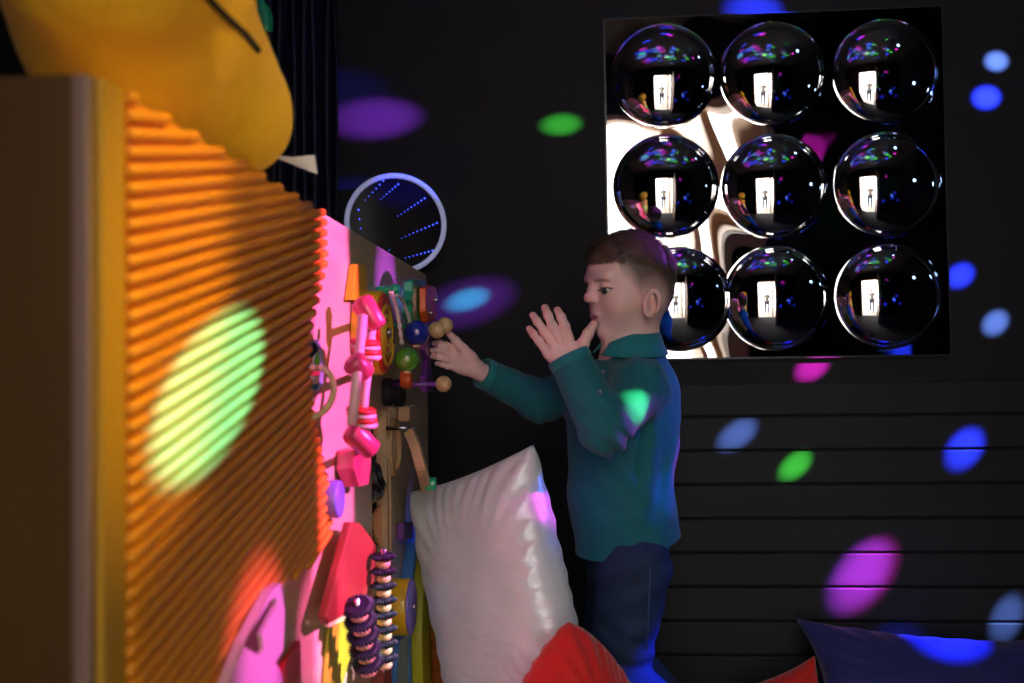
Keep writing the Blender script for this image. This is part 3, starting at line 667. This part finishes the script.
# near (left) hand: raised, back of the hand to the camera
def finger(pts, r0, r1, Yb, k=.0022):
    P3 = [V3(P(x, y, Yb+dy)) for x, y, dy in pts]; n = len(P3)-1; out = []
    for i in range(n):
        ra_ = r0+(r1-r0)*i/n; rb_ = r0+(r1-r0)*(i+1)/n
        out.append(Cone(P3[i], P3[i+1], ra_, rb_, k if i else k*1.3))
        if 0 < i: out.append(Ell(P3[i], (ra_*1.03,)*3, k=.003))
    return out
YB = 1.585
fl_ = [[(547, 353, 0), (539, 341, .002), (533.5, 334, .006), (529.5, 329, .012)],
       [(553, 344, -.002), (544, 331, -.003), (537.5, 322, .001), (533, 315.5, .008)],
       [(560, 340, -.003), (552.5, 326, -.006), (548, 315.5, -.003), (545, 308, .004)],
       [(569, 338.5, -.002), (565, 326.5, -.005), (561, 317, -.002), (557.5, 310.5, .005)]]
for pts, (r0, r1) in zip(fl_, ((.0070, .0057), (.0077, .0061), (.0080, .0064), (.0082, .0064))): body += finger(pts, r0, r1, YB)
body += finger([(577, 353, .004), (583, 344, -.002), (588, 334, -.002), (593.5, 325, .004)], .0108, .0074, YB)
wristc = P(570, 360, YB)
palm = [(549, 353, .0085), (555, 349, .0095), (562, 346, .0100), (570, 345, .0095)]
for x, y, rr in palm: body.append(Cone(V3(P(x+.5, y+1, YB)), V3(P(571+(x-562)*.45, 364, YB)), rr*.9, .0115, .007))
body.append(Ell(V3(P(575, 355, YB+.004)), (.012, .011, .014), k=.012)); body.append(Ell(V3(P(555, 357, YB+.002)), (.010, .010, .013), k=.012))
# far (right) hand reaching for the beads, palm to the camera
YC = 1.71
fr_ = [[(456, 350, 0), (447, 345.5, -.012), (440, 343, -.013), (434, 343.5, -.006)],
       [(455, 356, 0), (445.5, 351.5, -.014), (439, 349.5, -.015), (432.5, 350.5, -.008)],
       [(455, 362, 0), (446, 359.5, -.013), (439, 357, -.014), (432.5, 356.5, -.007)],
       [(456, 368, .002), (448, 366.5, -.008), (442, 364.5, -.009), (437, 363.5, -.004)]]
for pts, (r0, r1) in zip(fr_, ((.0060, .0047), (.0060, .0049), (.0058, .0047), (.0052, .0043))): body += finger(pts, r0, r1, YC, .0014)
body += finger([(472, 359, .0), (463, 349, -.010), (456, 341, -.012), (449.5, 334, -.006)], .0100, .0060, YC)
for x, y, rr in ((458, 352, .009), (458, 358, .009), (458, 363, .009), (459, 368, .0085)): body.append(Cone(V3(P(x, y, YC)), V3(P(476, 368+(y-360)*.35, YC+.008)), rr, .011, .007))
body.append(Ell(V3(P(467, 358, YC-.004)), (.014, .010, .010), k=.012)); body.append(Ell(V3(P(467, 369, YC-.002)), (.014, .009, .009), k=.012))
boy = thing('person', (float(hip[0]), float(hip[1]), ZM), 'small boy in teal polo shirt and jeans kneeling with one hand on the toys', 'person')
me = sdf_mesh(body, .00175)
tips = [V3(P(x[-1][0], x[-1][1], YB)) for x in fl_]+[V3(P(x[-1][0], x[-1][1], YC)) for x in fr_]+[V3(P(593.5, 325, YB)), V3(P(449.5, 334, YC))]
def hl_(p): return (p-HO) @ HR
def skincol(p):
    q = hl_(p); c = np.tile(np.array([.84, .56, .52]), (len(p), 1))
    def mix(w, col):
        nonlocal c; w = np.clip(w, 0, 1)[:, None]; c = c*(1-w)+np.array(col)*w
    for s in (1, -1):
        mix(.55*np.exp(-((q-np.array([.055, s*.040, -.046]))**2).sum(1)/(2*.013**2)), (.72, .28, .25))
        mix(.5*np.exp(-((q-np.array([.001, s*.068, -.050]))**2).sum(1)/(2*.018**2)), (.70, .28, .24))
    mix(.35*np.exp(-((q-np.array([.088, 0, -.028]))**2).sum(1)/(2*.009**2)), (.70, .30, .27))
    lip = ((q[:, 0]-.0765)/.013)**2+(q[:, 1]/.0175)**2+((q[:, 2]+.0602)/.0082)**2; mix((1.15-lip)*2.2, (.64, .27, .26))
    brow = np.maximum(np.abs(q[:, 2]-(.0012-.20*np.maximum(np.abs(q[:, 1])-.028, 0)))-.0016, 0)/.0022+np.maximum(np.abs(np.abs(q[:, 1])-.030)-.013, 0)/.004
    mix((1-brow)*.75*(q[:, 0] > .04), (.20, .11, .07))
    # lash line round the eye opening
    for s in (1, -1):
        u_ = (q-np.array([.0700, s*.0340, -.0175]))/np.array([.0120, .0132, .0037]); kk = np.sqrt((u_*u_).sum(1))
        mix((1-np.abs(kk-1.2)/.5)*1.6*(u_[:, 2] > .1), (.06, .035, .028)); mix((1-np.abs(kk-1.12)/.30)*.5*(u_[:, 2] <= .1), (.45, .22, .18))
    # clipped fade at the temples and nape
    hz = hairline(q); fade = np.clip((q[:, 2]-(hz-.030))/.040, 0, 1)**.75*(q[:, 0] < .045)*((np.abs(q[:, 1]) > .035) | (q[:, 0] < -.03))*(q[:, 2] > -.075)
    notear = 1-np.clip((np.abs(q[:, 1])-.068)/.003, 0, 1)*((q[:, 2] < -.018))
    mix(fade*(.90+.06*np.sin(q[:, 0]*2100)*np.sin(q[:, 2]*1700))*notear, (.075, .052, .046))
    for t_ in tips: mix(.5*np.exp(-((p-t_)**2).sum(1)/(2*.006**2)), (.74, .27, .28))
    return c
def hairline(q):
    x = q[:, 0]; ay = np.abs(q[:, 1])
    # high over the forehead, down past the temple, round the ear to the nape
    z = np.interp(x, [-.09, -.055, -.035, -.018, .0, .014, .028, .05, .09], [-.060, -.055, -.022, -.008, -.010, -.012, .012, .040, .040])
    return z
tint(me, skincol); link('body', me, m_skin, boy, True)
# eyes
for s in (1, -1):
    e = Vector(hw(.0592, s*.0312, -.0152)); gd = Vector(HR @ np.array([.90, .32, -.34])).normalized()
    bm = BM(); ball(bm, e, .0125, ax=gd, n=32); eb = obj('eye', bm, m_eyew, boy, True)
    bm = BM(); lathe(bm, e, gd, [(0, .0131), (.0035, .0129), (.0070, .0113), (.0072, .0105)], 28); ir = obj('iris', bm, m_iris, None, True)
    ir.data.transform(Matrix.Translation(-parent_world(boy))); ir.parent = eb; 
# hair: clipped cap plus strands
hp = [HE((.001, 0, .009), (.0755, .0692, .0725), .02), HE((.020, 0, .013), (.056, .055, .053), .02), HE((-.022, 0, -.026), (.0515, .0555, .041), .03)]
def hcut(p, D):
    q = hl_(p); n = .003*np.sin(q[:, 1]*420)*np.sin(q[:, 0]*160+q[:, 1]*90)
    top_ = np.interp(q[:, 0], [-.09, -.06, -.03, .0, .02, .036, .048, .09], [-.030, -.022, .006, .020, .026, .029, .036, .041])
    hgt_ = np.clip((q[:, 2]-top_)/.034, 0, 1); front = (q[:, 0] > .046)*1.; hgt_ = np.maximum(hgt_, front*.8)
    return np.maximum(D+.0052*(1-hgt_)**1.3+.0008*np.sin(q[:, 1]*900+q[:, 0]*200), (top_-.004+n-q[:, 2])*.7)
me = sdf_mesh(hp, .0018, post=hcut)
hc = lambda p: np.tile(np.array([.085, .052, .034]), (len(p), 1))*(1+.35*np.sin(p[:, 0]*900+p[:, 2]*700)[:, None])
tint(me, hc); hair = link('hair', me, m_hair, boy, True)
vs, fs, cs = [], [], []
for _ in range(20000):
    v = RNG.normal(size=3); v /= np.linalg.norm(v); q = v*np.array([.0755, .068, .0700])+np.array([.001, 0, .0085])
    if q[0] > .02: 
        u2 = v*np.array([.054, .0545, .052])+np.array([.021, 0, .011])
        if u2[0] > q[0]-.004: q = np.maximum(q, u2) if v[0] > 0 else q
    hz = float(hairline(q[None])[0]); topz = float(np.interp(q[0], [-.09, -.06, -.03, .0, .02, .036, .048, .09], [-.030, -.022, .006, .020, .026, .029, .036, .041]))
    if q[2] < hz-.004 and not (q[2] > topz-.01): continue
    lng = np.clip((q[2]-topz+.006)/.02, 0, 1)
    if lng == 0: continue
    L = (.0045+.0160*lng)*(.7+.6*RNG.random()); nrm = v/np.array([.078, .069, .072]); nrm /= np.linalg.norm(nrm)
    flow = np.array([.85, .25*np.sign(q[1])+.25, -.1]) if lng > 0 else np.array([.1, 0, -1.0])
    if q[0] < -.045: flow = np.array([-.2, 0, -1.0])
    flow = flow+RNG.normal(size=3)*.22; flow -= nrm*(flow @ nrm); flow /= np.linalg.norm(flow)+1e-6
    if q[0] > .052: flow = flow*.7+np.array([.2, 0, -.9]); L *= .75
    lift = .45 if lng > 0 else .25; p0 = q-nrm*.001; p1 = q+flow*L*.5+nrm*L*lift*.6; p2 = q+flow*L*.98+nrm*L*(lift*.55)
    sd = np.cross(flow, nrm); sd /= np.linalg.norm(sd)+1e-6; wd = .00055
    b_ = len(vs); vs += [hw(*(p0+sd*wd)), hw(*(p0-sd*wd)), hw(*(p1+sd*wd)), hw(*(p1-sd*wd)), hw(*p2)]
    fs += [(b_, b_+1, b_+3, b_+2), (b_+2, b_+3, b_+4)]; cc = np.array([.15, .095, .062])*(.35+1.1*RNG.random()); cs += [cc]*5
me = bpy.data.meshes.new('strands'); me.from_pydata([tuple(x) for x in vs], [], fs)
a_ = me.color_attributes.new('tint', 'FLOAT_COLOR', 'POINT'); a_.data.foreach_set('color', np.concatenate([np.array(cs), np.ones((len(cs), 1))], 1).ravel())
me.transform(Matrix.Translation(-parent_world(boy))); so = bpy.data.objects.new('hair_strands', me); me.materials.append(m_hair); COL.objects.link(so); so.parent = hair; so['kind'] = 'stuff'

# shirt
def plane_z(p):      # hem: lower at the front, a slit and tail behind
    return p
hemF, hemB = P(592, 555, 1.76), P(692, 531, 1.76)
sq = ((0, 1, 0), .82)
sh_pr = [Cone(V3(P(635, 357, 1.77)), chest, .050, .083, .05), Cone(chest+V3((-.002, 0, 0)), belly+V3((-.006, 0, 0)), .086, .085, .05),
         Cone(belly+V3((-.006, 0, 0)), V3(P(634, 580, 1.77)), .085, .100, .04), Cone(shL, shR, .040, .040, .05),
         Cone(V3(P(646, 392, 1.77)), V3(P(640, 440, 1.77)), .055, .055, .04),
         Cone(shL+V3((.004, 0, -.002)), elL, .041, .040, .03), Cone(elL, V3(P(568.5, 357, 1.585)), .040, .0335, .014, flat=True),
         Cone(shR, elR, .040, .038, .03), Cone(elR, V3(P(483, 373, 1.731)), .037, .0265, .014, flat=True)]
def shirtpost(p, D):
    x, y, z = p[:, 0], p[:, 1], p[:, 2]
    # drawn-in cloth folds: around both elbows, armpit and waist
    def fold(c, r, d, freq, amp, ph=0):
        q = p-c; w_ = np.exp(-(q*q).sum(1)/(2*r*r)); return amp*w_*np.sin((q @ (np.array(d)/np.linalg.norm(d)))*freq+ph+4*np.sin(q[:, 0]*22+q[:, 2]*15))
    D = D+fold(elL, .045, (.2, 0, 1), 150, .0022)+fold(elL+V3((.04, 0, -.03)), .05, (1, 0, .8), 150, .0035, 1)+fold(elR, .05, (1, 0, -.2), 150, .0018)
    D = D+fold(belly, .09, (.5, .0, 1), 75, .0025, .5)+fold(belly+V3((.05, -.05, .03)), .06, (1, 0, -.9), 120, .004)+fold(hip+V3((.02, -.04, .02)), .07, (1, 0, .1), 70, .0022)
    D = D+fold(shL, .05, (1, 0, -.5), 130, .003)
    t_ = (x-hemF.x)/(hemB.x-hemF.x); hz = hemF.z+(hemB.z-hemF.z)*np.clip(t_, -.3, 1.3)**2*1.0
    hz = hz+.020*np.exp(-((x-P(652, 540, 1.7).x)/.0075)**2)
    D = np.maximum(D, (hz-z)*.95)
    # neck opening
    q = p-hw(.005, 0, -.093); ax_ = neckb-hw(-.010, 0, -.05); ax_ = ax_/np.linalg.norm(ax_); e = q-np.outer(q @ ax_, ax_)
    op = np.sqrt((e*e).sum(1))-.039; D = np.maximum(D, .010-(q @ ax_)); D = np.maximum(D, -np.maximum(op, (q @ ax_)-.034))
    return D
me = sdf_mesh(sh_pr, .0026, post=shirtpost); shirt = link('polo_shirt', me, m_shirt, boy, True)
# collar: a folded band around the neck
nx = Vector((HR @ np.array([1, 0, 0]))); nA = Vector(neckb-hw(-.010, 0, -.05)).normalized(); nU = -nA
fx = (nx-nU*nx.dot(nU)).normalized(); sx = nU.cross(fx)
cc0 = Vector(hw(.006, 0, -.094)); bm = BM(); rings = []; n = 44
for i in range(n+1):
    an = R(14)+(2*math.pi-R(28))*i/n; fr2 = (1+math.cos(an))/2
    dr = fx*math.cos(an)+sx*math.sin(an); drop = .012*fr2
    row = [(.0440, -.016-drop), (.0430, .000-drop), (.0440, .005-drop), (.0470, .0065-drop), (.0505, .003-drop), (.0600+.004*fr2, -.016-drop*1.1), (.070+.006*fr2, -.029-drop*1.35), (.0685+.006*fr2, -.0305-drop*1.35), (.057, -.016-drop)]
    rings.append([bm.verts.new(cc0+dr*r_*(.90)+nU*h_) for r_, h_ in row])
for A_, B_ in zip(rings, rings[1:]):
    for k in range(len(A_)): j = (k+1) % len(A_); bm.faces.new((A_[k], A_[j], B_[j], B_[k]))
bm.faces.new(rings[0]); bm.faces.new(rings[-1][::-1]); obj('collar', bm, m_cuff, boy, True)
# cuffs
def cuff(a_, b_, r_):
    a_, b_ = Vector(a_), Vector(b_); ax_ = (b_-a_).normalized(); bm = BM()
    lathe(bm, b_, ax_, [(r_*1.02, -.012), (r_*1.06, -.010), (r_*1.05, .001), (r_*1.0, .003), (r_*.93, .002), (r_*.90, -.004)], 40); return obj('cuff', bm, m_cuff, boy, True)
cuff(elL, P(568.5, 357, 1.585), .0335); cuff(elR, P(483, 373, 1.731), .0265)
# placket and buttons
pk = [hw(.030, -.008, -.118)]
bm = BM(); b0 = chest
def surf_from(px, py):
    d = ray(px, py).normalized(); q = Vector((0, 0, CZ))+d*1.4
    for _ in range(300):
        D = float(evald(sh_pr, np.array([q]))[0])
        if D < .0003: break
        q = q+d*max(D*.8, .0003)
        if q.y > 2.1: break
    return q, d
for (x, y) in ((603, 372), (600, 392)):
    q, d = surf_from(x, y); bm2 = BM(); rcyl(bm2, q-d*.0005, -d, .0045, .002, .0008, 16); obj('button', bm2, m_btn, boy, True)
bm.free()
# jeans
jn = [Cone(V3(P(628, 542, 1.775)), V3(P(628, 575, 1.775)), .074, .072, .03)]
for a_, b_, c_ in ((hjL, knL, anL), (hjR, knR, anR)):
    jn += [Cone(a_, b_, .065, .051, .02), Cone(b_, c_, .049, .041, .015, flat=True)]
def jpost(p, D):
    q = p-knL; w_ = np.exp(-(q*q).sum(1)/(2*.07**2)); D = D+.004*w_*np.sin(p[:, 2]*140+p[:, 0]*60+3*np.sin(p[:, 1]*40))
    q = p-hjL; w_ = np.exp(-(q*q).sum(1)/(2*.08**2)); D = D+.003*w_*np.sin(p[:, 2]*110-p[:, 0]*50)
    return np.maximum(D, (ZM+.001)-p[:, 2])
me = sdf_mesh(jn, .003, post=jpost); jeans = link('jeans', me, m_jean, boy, True)
def js(x, y):
    d = ray(x, y).normalized(); q = Vector((0, 0, CZ))+d*1.3
    for _ in range(300):
        D = float(evald(jn, np.array([q]))[0])
        if D < .0003 or q.y > 2.1: break
        q = q+d*max(D*.8, .0003)
    return q-d*.001
bm = BM(); tube(bm, [js(x, y) for x, y in ((651, 553), (650, 575), (649, 600), (648, 625), (647, 650))], .0013, 6)
o = obj('seam', bm, m_seam, None, True); o.data.transform(Matrix.Translation(-parent_world(boy))); o.parent = jeans
# socks/feet already part of the body; shoes
for c_ in (anL, anR):
    pr = [Cone(c_+V3((.0, 0, .0)), c_+V3((.01, 0, -.01)), .028, .026, .02), Cone(c_+V3((.01, 0, -.005)), c_+V3((.09, 0, -.015)), .028, .022, .02)]
    me = sdf_mesh(pr, .004, post=lambda p, D: np.maximum(D, (ZM+.001)-p[:, 2])); link('shoe', me, m_navyc, boy, True)

# ------------------------------------------------------------------ grown-up in the doorway (seen in the mirrors)
ax0, ay0 = .24, -1.6
m_grey = M('light_grey_top', (.42, .42, .42), .8); m_den = M('blue_trousers', (.05, .09, .2), .8); m_hair2 = M('dark_hair', (.05, .03, .02), .5)
m_skin2 = M('adult_skin', (.6, .38, .3), .5)
def A3(x, y, z): return V3((ax0+x, ay0+y, z))
ad = thing('person', (ax0, ay0, -.02), 'adult in light grey top and blue trousers outside the doorway, seen in the mirror', 'person')
bd = [Ell(A3(0, 0, 1.56), (.075, .09, .11), k=.02), Cone(A3(0, 0, 1.46), A3(0, 0, 1.38), .05, .055, .03), Ell(A3(0, .095, 1.55), (.012, .014, .02), k=.015), Cone(A3(-.12, 0, 1.34), A3(.12, 0, 1.34), .055, .055, .05), Cone(A3(0, 0, 1.3), A3(0, 0, .95), .11, .11, .06)]
for s in (1, -1):
    bd += [Cone(A3(s*.18, 0, 1.34), A3(s*.23, -.02, 1.06), .042, .036, .04), Cone(A3(s*.23, -.02, 1.06), A3(s*.20, .12, .86), .034, .024, .02), Ell(A3(s*.19, .16, .83), (.022, .045, .03), k=.015), Cone(A3(s*.19, .18, .83), A3(s*.17, .21, .80), .010, .008, .01)]
    bd += [Cone(A3(s*.09, 0, .92), A3(s*.10, .02, .50), .085, .055, .05), Cone(A3(s*.10, .02, .50), A3(s*.10, 0, .08), .05, .035, .02), Cone(A3(s*.10, 0, .05), A3(s*.10, .14, .03), .035, .03, .03)]
    for i in range(4): bd.append(Cone(A3(s*.19+(i-1.5)*.014, .185, .82), A3(s*.185+(i-1.5)*.014, .225, .79), .008, .006, .004))
link('body', sdf_mesh(bd, .007), m_skin2, ad, True)
tp = [Cone(A3(-.13, 0, 1.34), A3(.13, 0, 1.34), .068, .068, .05), Cone(A3(0, 0, 1.3), A3(0, 0, .86), .13, .14, .06, flat=True)]
for s in (1, -1): tp += [Cone(A3(s*.18, 0, 1.33), A3(s*.23, -.02, 1.06), .055, .048, .04), Cone(A3(s*.23, -.02, 1.06), A3(s*.21, .08, .91), .047, .036, .02, flat=True)]
link('jumper', sdf_mesh(tp, .007), m_grey, ad, True)
tr = [Cone(A3(0, 0, .92), A3(0, 0, .85), .125, .12, .05)]
for s in (1, -1): tr += [Cone(A3(s*.09, 0, .90), A3(s*.10, .02, .50), .098, .068, .04), Cone(A3(s*.10, .02, .50), A3(s*.10, 0, .06), .066, .05, .02, flat=True)]
link('trousers', sdf_mesh(tr, .008), m_den, ad, True)
link('hair', sdf_mesh([Ell(A3(0, -.012, 1.59), (.085, .098, .105), k=.02), Cone(A3(0, -.06, 1.55), A3(0, -.07, 1.42), .05, .04, .04)], .007, post=lambda p, D: np.maximum(D, np.minimum(p[:, 1]-(ay0+.055), 1.60-p[:, 2])*.8)), m_hair2, ad, True)

# ------------------------------------------------------------------ light
W = bpy.data.worlds.new('daylight'); SC.world = W; W.use_nodes = True
W.node_tree.nodes['Background'].inputs[0].default_value = (1, .96, .91, 1); W.node_tree.nodes['Background'].inputs[1].default_value = 5.2
ld = bpy.data.lights.new('doorway_portal', 'AREA'); ld.shape = 'RECTANGLE'; ld.size = DX1-DX0; ld.size_y = DZ; ld.cycles.is_portal = True
lo_ = bpy.data.objects.new('doorway_portal', ld); COL.objects.link(lo_); lo_.location = ((DX0+DX1)/2, YR-.10, DZ/2); lo_.rotation_euler = (R(90), 0, 0)
PJ = Vector((1.45, 1.30, CZ+.62))
t = thing('disco_lamp', PJ, 'small black disco light mounted on the right side of the dark room', 'lamp')
bm = BM(); box(bm, (PJ.x+.06, PJ.y-.07, PJ.z-.06), (PJ.x+.20, PJ.y+.07, PJ.z+.06)); obj('housing', bm, m_proj, t, bevel=.01)
bm = BM(); tube(bm, [(PJ.x+.13, PJ.y, PJ.z+.06), (PJ.x+.13, PJ.y, PJ.z+.2), (XR, PJ.y, PJ.z+.2)], .012); obj('bracket', bm, m_proj, t, True)
bm = BM(); rcyl(bm, (PJ.x+.035, PJ.y, PJ.z), (-1, 0, 0), .03, -.03, .002, 24); obj('lens', bm, M('lamp_lens', (.1, .1, .3), .1, emit=((.4, .6, 1.), 6)), t, True)
PJ2 = Vector((1.50, 2.02, CZ+.50)); PH = Vector((1.15, 1.35, CZ+1.45))
for (Q, lab) in ((PJ2, 'second small black disco light mounted close to the boarded back wall'), (PH, 'small black disco light hanging under the ceiling')):
    src_ = t; c_ = t.copy(); COL.objects.link(c_); c_.location = Q; c_['label'] = lab; c_['group'] = 'disco lights'; t['group'] = 'disco lights'
    for ch in [o for o in bpy.data.objects if o.parent == src_]:
        if ch.name.startswith('bracket'): continue
        d = ch.copy(); COL.objects.link(d); d.parent = c_
    bm = BM(); e_ = (XR, Q.y, Q.z+.1) if Q is PJ2 else (Q.x+.13, Q.y, ZT); tube(bm, [(Q.x+.13, Q.y, Q.z+.05), (Q.x+.13, Q.y, Q.z+.1), e_], .012); obj('bracket', bm, m_proj, c_, True)
def spot(target, col, watts, wdeg, blend=.5, src=PJ, size=.004, sxy=None, name='disco_beam'):
    l = bpy.data.lights.new(name, 'SPOT'); l.color = col; l.energy = watts; l.spot_size = R(wdeg); l.spot_blend = blend; l.shadow_soft_size = size
    o = bpy.data.objects.new(name, l); COL.objects.link(o); o.location = src
    o.rotation_euler = (Vector(target)-Vector(src)).to_track_quat('-Z', 'Y').to_euler()
    if sxy: o.scale = (sxy[0], sxy[1], 1)
    return o
BL, GR, MG, LB, PU, CY = (.02, .04, 1), (.08, 1, .08), (1, .02, .75), (.16, .30, 1), (.35, .05, 1), (.02, .5, 1)
WS = [(568, 123, GR, 90, 1.7), (384, 117, PU, 120, 2.7), (475, 297, CY, 210, 1.5), (476, 300, PU, 45, 3.2), (1001, 60, LB, 60, 2.5), (991, 96, BL, 130, 2.9),
      (965, 273, BL, 100, 2.6), (1000, 320, LB, 50, 2.5), (835, 256, GR, 50, 1.5), (818, 364, MG, 75, 2.2), (735, 436, LB, 70, 2.1),
      (793, 467, GR, 80, 1.9), (963, 450, BL, 130, 3.1), (858, 577, PU, 100, 3.7), (864, 576, MG, 50, 3.9), (1005, 620, LB, 60, 2.5), (760, 10, BL, 120, 3.6), (870, 700, BL, 60, 6), (345, 90, BL, 14, 3.0), (350, 200, BL, 26, 3.0), (790, 130, PU, 60, 2.6)]
for (x, y, c, e, w_) in WS: spot(P(x, y, WY-.01), c, e*27, w_*1.17, 1)
# on the boy, pillow, mat
spot(P(611, 419, 1.60), (.14, 1, .28), 520, 2.4, .9)
spot(P(670, 462, 1.76), MG, 150, 3.4, .7, src=PJ2)
spot(P(655, 235, 1.75), PU, 260, 6.5, .9, src=PJ2)
spot(P(655, 676, 1.7), BL, 500, 5.0, .9)
spot(P(683, 420, 1.78), (.05, .12, 1), 80, 14, 1, src=PJ2)
spot(P(660, 600, 1.78), (.03, .10, 1), 45, 12, 1, src=PJ2)
spot(P(556, 485, 1.62), MG, 120, 5.5, .7)
spot(F(205, 398), (.10, 1, 2.6), 620, 5.0, .5, src=PH, sxy=(1.5, .55))
spot(F(150, 270), (1, .62, .05), 190, 10, 1, src=PH)
spot(P(190, 40, .95), (1, .62, .12), 42, 17, 1)
spot(F(334, 445), (1, .15, .85), 400, 36, .5, sxy=(.20, 1))
spot(F(247, 672), (1, .16, 1.2), 200, 6.6, .9)
spot(F(312, 630), (1, .14, .7), 220, 4.6, .9)
spot(F(389, 628, .062), (.1, 1, .5), 260, 4.2, .7)
spot(F(345, 640, .02), (.2, 1, .1), 60, 4.0, .7)
spot(F(411, 645), (.05, .12, 1), 90, 3.2, .8)
# scatter of little dots over the ceiling and the unseen walls
for i in range(74):
    an = RNG.uniform(0, 2*math.pi); rr = RNG.uniform(.15, 1.25)
    tg = Vector((.4+rr*math.cos(an)*.9, .8+rr*math.sin(an)*.8, ZT)) if i < 58 else Vector((RNG.uniform(.2, 1.9), YR, RNG.uniform(.2, 2.0)))
    spot(tg, [BL, GR, MG, BL, LB][i % 5], 1600, 3.2+1.4*(i % 3), .6)
SC.view_settings.view_transform = 'Standard'; SC.view_settings.look = 'None'; SC.view_settings.gamma = 1; SC.view_settings.exposure = .28; SC.view_settings.use_curve_mapping = False
SC.cycles.max_bounces = 8; SC.cycles.sample_clamp_indirect = 4
